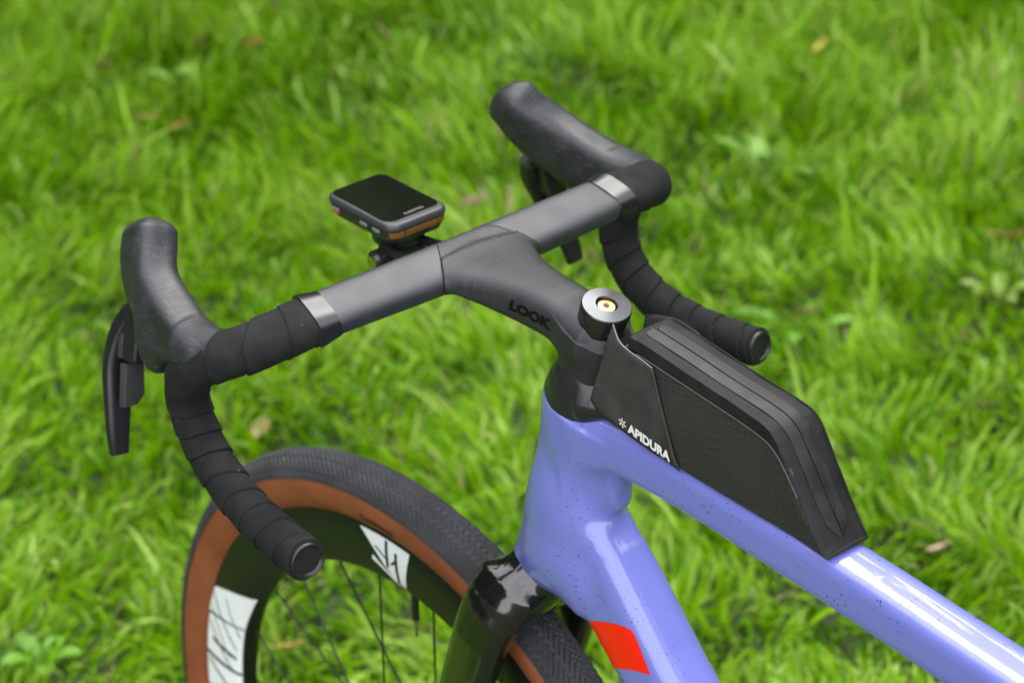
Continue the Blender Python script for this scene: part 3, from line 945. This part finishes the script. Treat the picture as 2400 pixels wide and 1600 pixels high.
tread = ring('tread', tp, MT['tread'], whl, NT, 30, closed=False, hfun=knobs)
def arc_text(name, s, size, th_deg, rr, parent, m, spacing=1.0, side_phi=None):
    V2, F = text_geo(s, size, spacing, 0, 0.0002, .2)
    wdt = V2[:, 0].max()
    X = []
    for a, b in V2:
        th = math.radians(th_deg) + (a - wdt / 2) / rr
        phi = math.acos(max(-1, min(1, (rr + b - TMA) / TMZ)))
        r_, y_ = tyre_pt(phi)
        X.append((r_ * math.cos(th), y_ + .0011, r_ * math.sin(th)))
    return mesh(name, X, F, parent, m)
arc_text('lettering', 'Continental', .0092, 89.2, .3262, whl, MT['print_black'])
# white rim decals cut by dark strokes
def rim_y(r):
    return np.interp(r, [.262, .2645, .272, .285, .300, .315], [0, .0070, .0112, .0140, .0150, .0146])
def rim_poly(name, pts, m, parent, off=.0003, n=10):
    """pts: four corners (angle deg, radius) as two rails inner/outer"""
    (a0, a1), (b0, b1) = pts
    G = []
    for i in range(n):
        t = i / (n - 1)
        for j in range(n):
            s = j / (n - 1)
            p = np.array(a0) * (1 - s) + np.array(a1) * s
            q = np.array(b0) * (1 - s) + np.array(b1) * s
            th, r_ = p * (1 - t) + q * t
            th = math.radians(th)
            G.append((r_ * math.cos(th), rim_y(r_) + off, r_ * math.sin(th)))
    F = [(i * n + j, i * n + j + 1, (i + 1) * n + j + 1, (i + 1) * n + j) for i in range(n - 1) for j in range(n - 1)]
    return mesh(name, G, F, parent, m)
rim_poly('decal', [((82.9, .3135), (95.3, .3135)), ((91.0, .2700), (93.4, .2700))], MT['white'], whl)
rim_poly('decal', [((84.9, .2850), (85.3, .2900)), ((91.0, .2700), (91.2, .2720))], MT['white'], whl, .0004)
for st in ([(86.6, .3010), (89.2, .2930)], [(89.6, .3120), (89.3, .2850)], [(91.9, .3050), (91.7, .2740)], [(91.5, .2960), (90.5, .2900)]):
    (t0, r0_), (t1, r1_) = st
    dx_ = .35 if abs(r1_ - r0_) > .006 else .05; dr_ = .0002 if abs(r1_ - r0_) > .006 else .0016
    rim_poly('decal_stroke', [((t0 - dx_, r0_ - dr_), (t0 + dx_, r0_ + dr_)), ((t1 - dx_, r1_ - dr_), (t1 + dx_, r1_ + dr_))], MT['rim'], whl, .0007, 6)
rim_poly('decal', [((19.0, .3155), (25.6, .3140)), ((22.0, .2540 + .014), (33.0, .2660))], MT['white'], whl)
rim_poly('decal', [((2.0, .3145), (18.4, .3145)), ((2.0, .2660), (21.6, .2680))], MT['white'], whl)
for st in ([(24.0, .3130), (15.0, .272)], [(21.0, .3130), (12.0, .280)], [(26.0, .2960), (19.0, .270)], [(17.0, .312), (9.0, .276)], [(13.5, .306), (12.8, .272)], [(9.5, .314), (9.0, .267)], [(8.2, .311), (3.5, .275)]):
    (t0, r0_), (t1, r1_) = st
    rim_poly('decal_stroke', [((t0 - .42, r0_ - .0008), (t0 + .42, r0_ + .0008)), ((t1 - .42, r1_ - .0008), (t1 + .42, r1_ + .0008))], MT['rim'], whl, .0007, 8)
# hub, spokes, valve
hub = mesh('hub', *sweep(np.array([(0, y, 0) for y in (-.05, -.036, -.033, -.030, -.02, .012, .02, .022, .026, .05)]),
                         np.array([.010, .012, .026, .026, .013, .013, .027, .027, .012, .010]), np.array([.010, .012, .026, .026, .013, .013, .027, .027, .012, .010]), (1, 0, 0), nseg=28),
           whl, MT['plastic'], 35, fix=True)
for k in range(24):
    th = math.radians(22.5 + 15 * k)
    left = k % 2 == 0
    tr2 = th + math.radians(62 if (k // 2) % 2 else -62)
    p1 = (.2630 * math.cos(th), .002 if left else -.002, .2630 * math.sin(th))
    p0 = (.024 * math.cos(tr2), .021 if left else -.0315, .024 * math.sin(tr2))
    nip = tuple(np.array(p1) * .94 + np.array(p0) * .06)
    tube('spoke', [p0, nip, p1], [.0010, .0010, .0010, .0010, .0010, .0010, .0010, .0010, .0019, .0019], whl, MT['spoke'], 8, 12)
th = math.radians(92.6)
def vp(r): return np.array([r * math.cos(th), 0, r * math.sin(th)])
vv = tube('valve', [vp(.263), vp(.2335)], .0034, whl, MT['plastic'], 14, 2)
tube('valve_tip', [vp(.2335), vp(.2225)], .0024, vv, MT['silver'], 12, 2)
tube('valve_core', [vp(.2225), vp(.2165)], .0013, vv, MT['gold'], 10, 2)

# ---- computer mount on the bar
mnt = lathe('computer_mount', [(.001, 0), (.0195, 0), (.0205, .0015), (.0205, .0075), (.0185, .0095), (.001, .0095)], (-.026, 0, .9475), (-.0275, 0, 1), bike, MT['plastic'], 40)
for y in (.021, -.012):
    tube('mount_arm', [(-.028, y * .8, .9465), (-.060, y, .9480), (-.098, y, .9560)], .0042, mnt, MT['plastic'], 10)
tube('mount_hinge', [(-.034, .016, .9400), (-.034, .030, .9400)], .0085, mnt, MT['plastic'], 20, 2)
tube('mount_hinge', [(-.034, -.016, .9400), (-.034, .016, .9400)], .0060, mnt, MT['plastic'], 20, 2)
tube('bolt', [(-.034, .0295, .9400), (-.034, .0335, .9400)], .0052, mnt, MT['silver'], 20, 2)

# ================================================================== cycle computer
comp = empty('cycle_computer', (-.0144, 0, .9575))
tag(comp, 'black cycling computer with amber button strip mounted ahead of the handlebar', 'bike computer')
GP = -0.0275
Gx = np.array([math.cos(GP), 0, -math.sin(GP)]); Gz = np.array([math.sin(GP), 0, math.cos(GP)])
G0 = np.array([-.01435, 0, .9763])
def gpt(x, y, z): return G0 + Gx * x + np.array([0, y, 0]) + Gz * z
def rrect(hx_, hy_, rad, n=8, sq=0.0):
    pts = []
    for (sx_, sy_, a0) in ((1, 1, 0), (-1, 1, 90), (-1, -1, 180), (1, -1, 270)):
        for k in range(n + 1):
            a = math.radians(a0 + 90 * k / n)
            pts.append((sx_ * (hx_ - rad) + rad * math.cos(a), sy_ * (hy_ - rad) + rad * math.sin(a)))
    return pts
def ring_stack(name, rows, m, parent, capt=True, capb=True, off=0.0, smooth=50):
    V, F = [], []
    for (hx_, hy_, rad, z, dx_) in rows:
        for (x, y) in rrect(hx_, hy_, rad): V.append(gpt(x + dx_, y, z) - np.array(comp.location))
    k = 36
    for i in range(len(rows) - 1):
        for j in range(k):
            j2 = (j + 1) % k
            F.append((i * k + j, i * k + j2, (i + 1) * k + j2, (i + 1) * k + j))
    if capb: F.append(tuple(range(k)))
    if capt: F.append(tuple((len(rows) - 1) * k + j for j in range(k)))
    return mesh(name, V, F, parent, m, smooth, fix=True)
HX, HY = .0426, .0289
ring_stack('case', [(HX - .008, HY - .007, .006, -.0185, 0), (HX - .0035, HY - .0045, .008, -.0175, 0), (HX - .0018, HY - .0022, .009, -.0135, 0), (HX - .0006, HY - .0006, .0095, -.0062, 0),
                    (HX - .0012, HY - .0010, .0095, -.0055, 0)], MT['case'], comp)
bz = ring_stack('bezel', [(HX - .0012, HY - .0010, .0095, -.0056, 0), (HX, HY, .0095, -.0050, 0), (HX, HY, .0095, -.0026, 0), (HX - .0007, HY - .0006, .0095, -.0010, 0), (HX - .0018, HY - .0016, .009, -.0002, 0), (HX - .0030, HY - .0022, .0085, 0.0, .0006)], MT['bezel'], comp)
gl = ring_stack('screen', [(HX - .0048, HY - .0026, .0085, .0001, .0022), (HX - .0052, HY - .0030, .0083, .0004, .0022)], MT['glass'], comp, capb=False, smooth=15)
V2, F = text_geo('GARMIN', .0046, 1.1, 0, 0)
w_ = V2[:, 0].max()
V = [gpt(-.0322 + b, -(a - w_ / 2) - .002, .00055) - np.array(comp.location) for a, b in V2]
mesh('lettering', V, F, gl, MT['thread'])
# amber strip with three keys along the rider's edge
def edge_strip(name, y0, y1, z0, z1, m, parent, proud=.0006):
    n = 12
    V, F = [], []
    hx_, hy_, rad = HX - .0010, HY - .0010, .0095
    for k in range(n):
        y = y0 + (y1 - y0) * k / (n - 1)
        ay = abs(y); d = max(0, ay - (hy_ - rad))
        x = -(hx_ - rad) - math.sqrt(max(rad * rad - d * d, 0))
        nx, ny = (x + hx_ - rad), (math.copysign(d, y) if d else 0)
        l = math.hypot(nx, ny) or 1
        for (z, pr) in ((z1, -.0008), (z1, proud), (z0 + .001, proud - .0004), (z0, proud - .0010), (z0, -.0016)):
            V.append(gpt(x + nx / l * pr, y + ny / l * pr, z) - np.array(comp.location))
    for k in range(n - 1):
        for q in range(4): F.append((k * 5 + q, (k + 1) * 5 + q, (k + 1) * 5 + q + 1, k * 5 + q + 1))
    F.append((0, 1, 2, 3, 4)); F.append(tuple((n - 1) * 5 + q for q in range(5)))
    return mesh(name, V, F, parent, m, 30, fix=True)
edge_strip('button', .0266, .0158, -.0122, -.0068, MT['amber'], comp)
edge_strip('button', .0146, -.0160, -.0122, -.0068, MT['amber'], comp, .0010)
edge_strip('button', -.0172, -.0268, -.0122, -.0068, MT['amber'], comp)
for (x, m_) in ((.0290, 'greybtn'), (-.0065, 'greybtn'), (-.0222, 'greybtn')):
    c = gpt(x, HY - .0012, -.0092) - np.array(comp.location)
    box('button', (.0085, .0026, .0028), basis(c, Gx, Gz), comp, MT[m_], .0006)
c = gpt(.0288, HY - .0014, -.0117) - np.array(comp.location)
box('button', (.0060, .0020, .0022), basis(c, Gx, Gz), comp, MT['redbtn'], .0004)

# ================================================================== frame bag
BAG0 = np.array([-.39, 0, .884])
bag = empty('top_tube_bag', tuple(BAG0))
tag(bag, 'black wedge-shaped top tube bag with white lettering strapped behind the stem', 'bag')
def topline(t):    # t 0..1 front to rear
    return crom([(-.3140, 0, .9745), (-.3300, 0, .9735), (-.39, 0, .9650), (-.4420, 0, .9580), (-.4560, 0, .9515), (-.4660, 0, .9380), (-.4830, 0, .9110), (-.5000, 0, .8845), (-.5040, 0, .8800)], 81)
TL = topline(0)
BLN = crom([(-.3050, 0, .8985), (-.3300, 0, .8945), (-.3625, 0, .8895), (-.43, 0, .8845), (-.468, 0, .8815), (-.485, 0, .8802), (-.497, 0, .8795), (-.5030, 0, .8790), (-.5042, 0, .8788)], 81)
def halfw(s, v, i):
    """half-width at height fraction v (0 bottom, 1 top) of station i"""
    return .0182 + .0030 * math.sin(math.pi * min(1, v * .9 + .05)) * (1 - .55 * s) + .0012 * math.sin(9 * s + 3 * v) * math.sin(math.pi * s)
def bag_body():
    V, F = [], []
    nh, ntp = 12, 8
    K = 0
    for i in range(81):
        s = i / 80
        row = []
        Tt, Bb = TL[i], BLN[i]
        for q in range(nh + 1):
            v = q / nh
            p = Bb * (1 - v) + Tt * v
            row.append((p[0], halfw(s, v, i), p[2]))
        for q in range(1, ntp):
            u = 1 - 2 * q / ntp
            row.append((Tt[0], u * halfw(s, 1, i), Tt[2] + .0012 * (1 - u * u)))
        for q in range(nh, -1, -1):
            v = q / nh
            p = Bb * (1 - v) + Tt * v
            row.append((p[0], -halfw(s, v, i), p[2]))
        K = len(row); V += row
    for i in range(80):
        for j in range(K):
            j2 = (j + 1) % K
            F.append((i * K + j, i * K + j2, (i + 1) * K + j2, (i + 1) * K + j))
    F.append(tuple(range(K))); F.append(tuple(80 * K + j for j in range(K)))
    return [np.array(v) - BAG0 for v in V], F
V, F = bag_body()
mesh('side_fabric', V, F, bag, MT['ripstop'], 50, fix=True)
# top panel laid over the body and folded down the sides
def bag_top():
    V, F = [], []
    K = 0
    for i in range(81):
        s = i / 80
        Tt, Bb = TL[i], BLN[i]
        tn = unit(np.array([TL[min(i + 1, 80)][0] - TL[max(i - 1, 0)][0], 0, TL[min(i + 1, 80)][2] - TL[max(i - 1, 0)][2]]))
        nn = np.array([tn[2], 0, -tn[0]])
        if nn[2] < 0 and nn[0] > 0: nn = -nn
        nn = nn * np.sign(-(nn[0]) + nn[2]) if True else nn
        drop = min(.0095, .8 * np.linalg.norm(Tt - Bb)) / max(np.linalg.norm(Tt - Bb), 1e-4)
        hw = halfw(s, 1, i)
        row = []
        for q in range(5):           # left fold, rising
            v = 1 - drop * (1 - q / 5)
            p = Bb * (1 - v) + Tt * v
            row.append((p[0], halfw(s, v, i) + .0009, p[2]))
        for q in range(13):
            u = 1 - 2 * q / 12
            e = 1 - abs(u) ** 6
            p = Tt + nn * (.0011 * e + .0008 * (1 - u * u)) + nn * .0009 * noise.noise((s * 22, u * 2, 3)) * min(1, max(0, abs(u) - .5) * 4)
            row.append((p[0], u * (hw + .0009), p[2]))
        for q in range(4, -1, -1):
            v = 1 - drop * (1 - q / 5)
            p = Bb * (1 - v) + Tt * v
            row.append((p[0], -halfw(s, v, i) - .0009, p[2]))
        K = len(row); V += row
    for i in range(80):
        for j in range(K - 1): F.append((i * K + j, i * K + j + 1, (i + 1) * K + j + 1, (i + 1) * K + j))
    return [np.array(v) - BAG0 for v in V], F
V, F = bag_top()
tpn = mesh('top_panel', V, F, bag, MT['bagtop'], 60, fix=True)
so_ = tpn.modifiers.new('thickness', 'SOLIDIFY'); so_.thickness = .0007; so_.offset = -1
# welded zip strips: two rubber lips with a slit between
def zip_strip(name, y_in, y_out, s0, s1, m):
    V, F = [], []
    n = 90
    for k in range(n):
        q = k / (n - 1); s = s0 + (s1 - s0) * q
        i = s * 80; i0 = min(int(i), 79); fr = i - i0
        Tt = TL[i0] * (1 - fr) + TL[i0 + 1] * fr
        tn = unit(TL[min(i0 + 2, 80)] - TL[max(i0 - 1, 0)])
        nn = np.array([tn[2], 0, -tn[0]]); nn = nn if nn[2] > 0 else -nn
        taper = min(1, q / .05 + .25, (1 - q) / .07 + .05)
        yo = y_in + (y_out - y_in) * taper
        for j, (y, h_) in enumerate(((yo, .0006), (yo, .0023), (y_in * .5 + yo * .5, .0027), (y_in, .0027), (y_in, .0004))):
            p = Tt + nn * (h_ + .0002 * math.sin(40 * s))
            V.append(np.array([p[0], y, p[2]]) - BAG0)
    for k in range(n - 1):
        for j in range(4): F.append((k * 5 + j, (k + 1) * 5 + j, (k + 1) * 5 + j + 1, k * 5 + j + 1))
    F.append((0, 1, 2, 3, 4)); F.append(tuple((n - 1) * 5 + q for q in range(5)))
    return mesh(name, V, F, bag, m, 35, fix=True)
zl = zip_strip('zip_lip', .0016, .0108, .05, .865, MT['zip'])
zr = zip_strip('zip_lip', .0004, -.0085, .05, .865, MT['zip'])
for s in (.075, .79):
    i0 = int(s * 80); tn = unit(TL[i0 + 1] - TL[i0 - 1]); nn = np.array([tn[2], 0, -tn[0]]); nn = nn if nn[2] > 0 else -nn
    lathe('zip_end', [(.0001, .0028), (.0014, .0028), (.0017, .0033), (.0020, .0024)], TL[i0] - BAG0, nn, zl, MT['plastic'], 16)
# side wings that reach forward past the stem
def wing(side):
    top = [(-.2995, .9800), (-.3065, .9700), (-.3170, .9660), (-.3290, .9640), (-.3400, .9615)] if side > 0 else [(-.2840, .9655), (-.2937, .9690), (-.3028, .9712), (-.3190, .9745), (-.3400, .9715)]
    bot = [(-.2745, .9110), (-.2860, .9020), (-.3100, .8970), (-.3400, .8920), (-.3635, .8885)]
    A = crom(top, 24); B_ = crom(bot, 24)
    V, F = [], []
    nv_ = 16
    for i in range(24):
        for j in range(nv_):
            t = j / (nv_ - 1)
            p = A[i] * (1 - t) + B_[i] * t
            y = np.interp(p[0], [-.365, -.33, -.30, -.27], [.0222, .0226, .0222, .0232]) + .0007 * noise.noise((p[0] * 70, p[1] * 40, 1))
            y -= .0012 * max(0, (p[1] - .965) / .015) * (1 if p[0] > -.31 else 0)
            if p[1] < .900: y -= (.900 - p[1]) * .18
            V.append(np.array([p[0], side * y, p[1]]) - BAG0)
    for i in range(23):
        for j in range(nv_ - 1):
            F.append((i * nv_ + j, i * nv_ + j + 1, (i + 1) * nv_ + j + 1, (i + 1) * nv_ + j))
    o = mesh('wing_panel', V, F, bag, MT['bagwing'], 50, fix=True)
    md = o.modifiers.new('thickness', 'SOLIDIFY'); md.thickness = .0008; md.offset = 0
    # frayed upper edge
    tube('piping', [(x - BAG0[0], side * (.0226 - (.0012 if k == 0 else 0)), z - BAG0[2]) for k, (x, z) in enumerate(top)], .0004, o, MT['thread'] if side > 0 else MT['bagtop'], 6)
    return o
wl = wing(1); wr = wing(-1)
def wing_f(P):   # the flat side the print sits on
    return P[:, 1] - .0231
V2, F = text_geo('APIDURA', .0102, 1.0, 0, .0005)
org = np.array([-.3145, .0236, .9008]); ux = np.array([-.988, 0, -.155]); uv = np.array([-.05, 0, .97])
X = org + V2[:, :1] * ux + V2[:, 1:2] * uv - BAG0
mesh('lettering', X, F, wl, MT['logo'], None)
V, F = [], []
cst = np.array([-.3085, .0236, .9055])
for k in range(6):
    a = math.radians(90 + 60 * k + 10)
    d_ = ux * math.cos(a) + uv * math.sin(a); n_ = ux * -math.sin(a) + uv * math.cos(a)
    i = len(V)
    for (l, w_) in ((.0008, .0004), (.0038, .0007)):
        V.append(cst + d_ * l - n_ * w_ - BAG0); V.append(cst + d_ * l + n_ * w_ - BAG0)
    F.append((i, i + 1, i + 3, i + 2))
mesh('emblem', V, F, wl, MT['logo'], None)
st = []
for i in range(7, 58, 3):
    ln_ = np.linalg.norm(TL[i] - BLN[i]); v = 1 - .0098 / ln_
    p = BLN[i] * (1 - v) + TL[i] * v
    st.append(p + np.array([0, halfw(i / 80, v, i) + .0010, 0]) - BAG0)
tube('seam_piping', st, .0005, bag, MT['seam'], 6)
# stitched edge at the rear right of the top panel
tube('piping', [TL[i] - BAG0 + np.array([0, -halfw(i / 80, 1, i) - .001, .0006]) for i in range(2, 80, 6)], .0007, bag, MT['bagtop'], 6)

# ================================================================== fallen leaves and weeds in the lawn
def ray_ground(px, py, z):
    v = CAM_FW + CAM_RT * (px - 1200) / 6240.2 - CAM_UP * (py - 800) / 6240.2
    return CAM_POS + v * ((z - CAM_POS[2]) / v[2])
def leaf_mesh(Lh, Wh, curl, serr, seed):
    r = np.random.default_rng(seed)
    n = 9
    V, F = [], []
    for i in range(n):
        t = i / (n - 1)
        w = Wh * math.sin(math.pi * min(1, t * .96 + .02)) ** .8 * (1 + serr * (-1) ** i * .12)
        z = curl * (t - .5) ** 2 * 2
        for j, u in enumerate((-1, -.5, 0, .5, 1)):
            V.append((Lh * (t - .5), u * w, z + abs(u) * w * .35 + r.normal(0, .0006)))
    for i in range(n - 1):
        for j in range(4): F.append((i * 5 + j, i * 5 + j + 1, (i + 1) * 5 + j + 1, (i + 1) * 5 + j))
    return V, F
LEAVES = []
def leaf(px, py, z, size, col, label, rz, tilt, seed):
    base = ray_ground(px, py, z)
    m_ = mat('dry_leaf', col, .65)
    vary(m_, tuple(c * .75 for c in col), tuple(min(1, c * 1.2) for c in col), 60)
    V, F = leaf_mesh(size, size * .36, size * .28, 1, seed)
    o = mesh('fallen_leaf', V, F, None, m_)
    o.location = base; o.rotation_euler = (tilt, .25, rz)
    tag(o, label, 'leaf', 'dry leaves lying in the lawn')
    return o
TAN, ORG, BRN, PNK, YEL = (.52, .34, .16), (.46, .17, .05), (.28, .15, .07), (.50, .33, .24), (.5, .4, .06)
leaf(342, 281, .07, .060, TAN, 'pale tan dry leaf in the grass at upper left, the largest there', .4, .5, 1)
leaf(421, 297, .06, .045, ORG, 'rust orange dry leaf just right of the large tan leaf at upper left', 1.2, .4, 2)
leaf(590, 107, .06, .055, (.48, .25, .09), 'orange-tan dry leaf near the top edge, left of centre', .2, .6, 3)
leaf(474, 103, .06, .050, BRN, 'brown dry leaf near the top edge, left of the orange-tan one', 1.5, .7, 4)
leaf(1107, 478, .065, .050, PNK, 'pinkish dry leaf in the grass between computer and right brake hood', .9, .8, 5)
leaf(612, 1010, .022, .045, (.26, .20, .07), 'tan dry leaf in the grass above the front tyre', 2.2, .3, 6)
leaf(676, 1520, .05, .050, (.55, .36, .10), 'yellow-tan dry leaf seen between the wheel spokes', .7, .5, 7)
leaf(2368, 556, .06, .070, (.46, .27, .10), 'large orange-brown dry leaf at the right edge', .4, .4, 8)
leaf(2205, 1285, .06, .034, PNK, 'small pinkish dry leaf beside the top tube, lower right', 1.1, .5, 9)
leaf(1925, 112, .07, .045, YEL, 'yellow leaf near the top edge, right of centre', 1.9, .6, 10)
leaf(245, 157, .06, .045, BRN, 'brown dry leaf at upper left, the one nearest the left edge', .3, .6, 12)
leaf(1890, 735, .06, .04, (.42, .25, .12), 'brown leaf right of the right drop of the handlebar', .3, .6, 13)

def weed(px, py, specs, col, label, group=None):
    """rosette of broad leaves: specs rows (azimuth, length, width, rise)"""
    base = ray_ground(px, py, 0.0)
    root = empty('weed_plant', tuple(base))
    m_ = mat('weed_leaf', col, .5, spec=.3)
    f_ = vary(m_, tuple(c * .8 for c in col), tuple(min(1, c * 1.15) for c in col), 40)
    for k, (az, ln, wd, rise) in enumerate(specs):
        V, F = [], []
        n = 10
        for i in range(n):
            t = i / (n - 1)
            w = wd * (.18 + .82 * math.sin(math.pi * min(1, max(0, (t - .25) / .75))) ** .7) if t > .25 else wd * .16
            if i == n - 1: w = wd * .1
            ang = rise - .35 * t * t
            h_ = ln * t
            x = h_ * math.cos(ang); z = max(h_ * math.sin(ang), .004)
            for u in (-1, -.5, 0, .5, 1):
                V.append((x * math.cos(az) - u * w * math.sin(az), x * math.sin(az) + u * w * math.cos(az), z + abs(u) * w * .3))
        for i in range(n - 1):
            for j in range(4): F.append((i * 5 + j, i * 5 + j + 1, (i + 1) * 5 + j + 1, (i + 1) * 5 + j))
        mesh('leaf', V, F, root, m_)
    tag(root, label, 'weed', group)
    return root
PALE = (.17, .32, .05); MIDG = (.12, .26, .03)
weed(1795, 440, [(2.4, .13, .016, 1.15), (.9, .12, .016, 1.2), (-.5, .10, .014, 1.0), (3.6, .09, .014, .8), (5.0, .08, .013, .7)], PALE, 'broad-leaved weed with two upright pale leaves, above the right drop of the bar', 'weeds in the lawn')
weed(440, 235, [(2.2, .10, .018, 1.2), (1.0, .09, .017, 1.1), (-.6, .08, .015, .9), (4.0, .08, .014, .8)], PALE, 'pale broad-leaved weed at upper left, above the left brake hood', 'weeds in the lawn')
weed(2340, 720, [(2.6, .08, .011, .9), (1.6, .075, .010, 1.0), (.4, .07, .010, .8), (4.4, .07, .010, .7), (5.4, .07, .011, .7), (3.4, .06, .010, 1.2)], (.20, .29, .05), 'yellowish pale weed at the right edge of the lawn', 'weeds in the lawn')
weed(1880, 800, [(.6, .11, .014, .7), (2.2, .10, .013, .8), (4.0, .09, .012, .7), (5.2, .09, .012, .6)], (.12, .27, .03), 'light green broad-leaved weed just right of the right bar end', 'weeds in the lawn')
weed(105, 1560, [(.2, .055, .012, .8), (1.5, .06, .013, .8), (2.7, .055, .012, .7), (4.0, .05, .012, .7), (5.2, .05, .011, .6)], (.11, .26, .02), 'clover-like round-leaved weed in the bottom left corner', 'weeds in the lawn')
weed(1030, 330, [(.2, .06, .016, .9), (2.3, .07, .018, 1.0), (4.4, .06, .016, .8)], PALE, 'small pale weed between the computer and the right brake hood horn', 'weeds in the lawn')
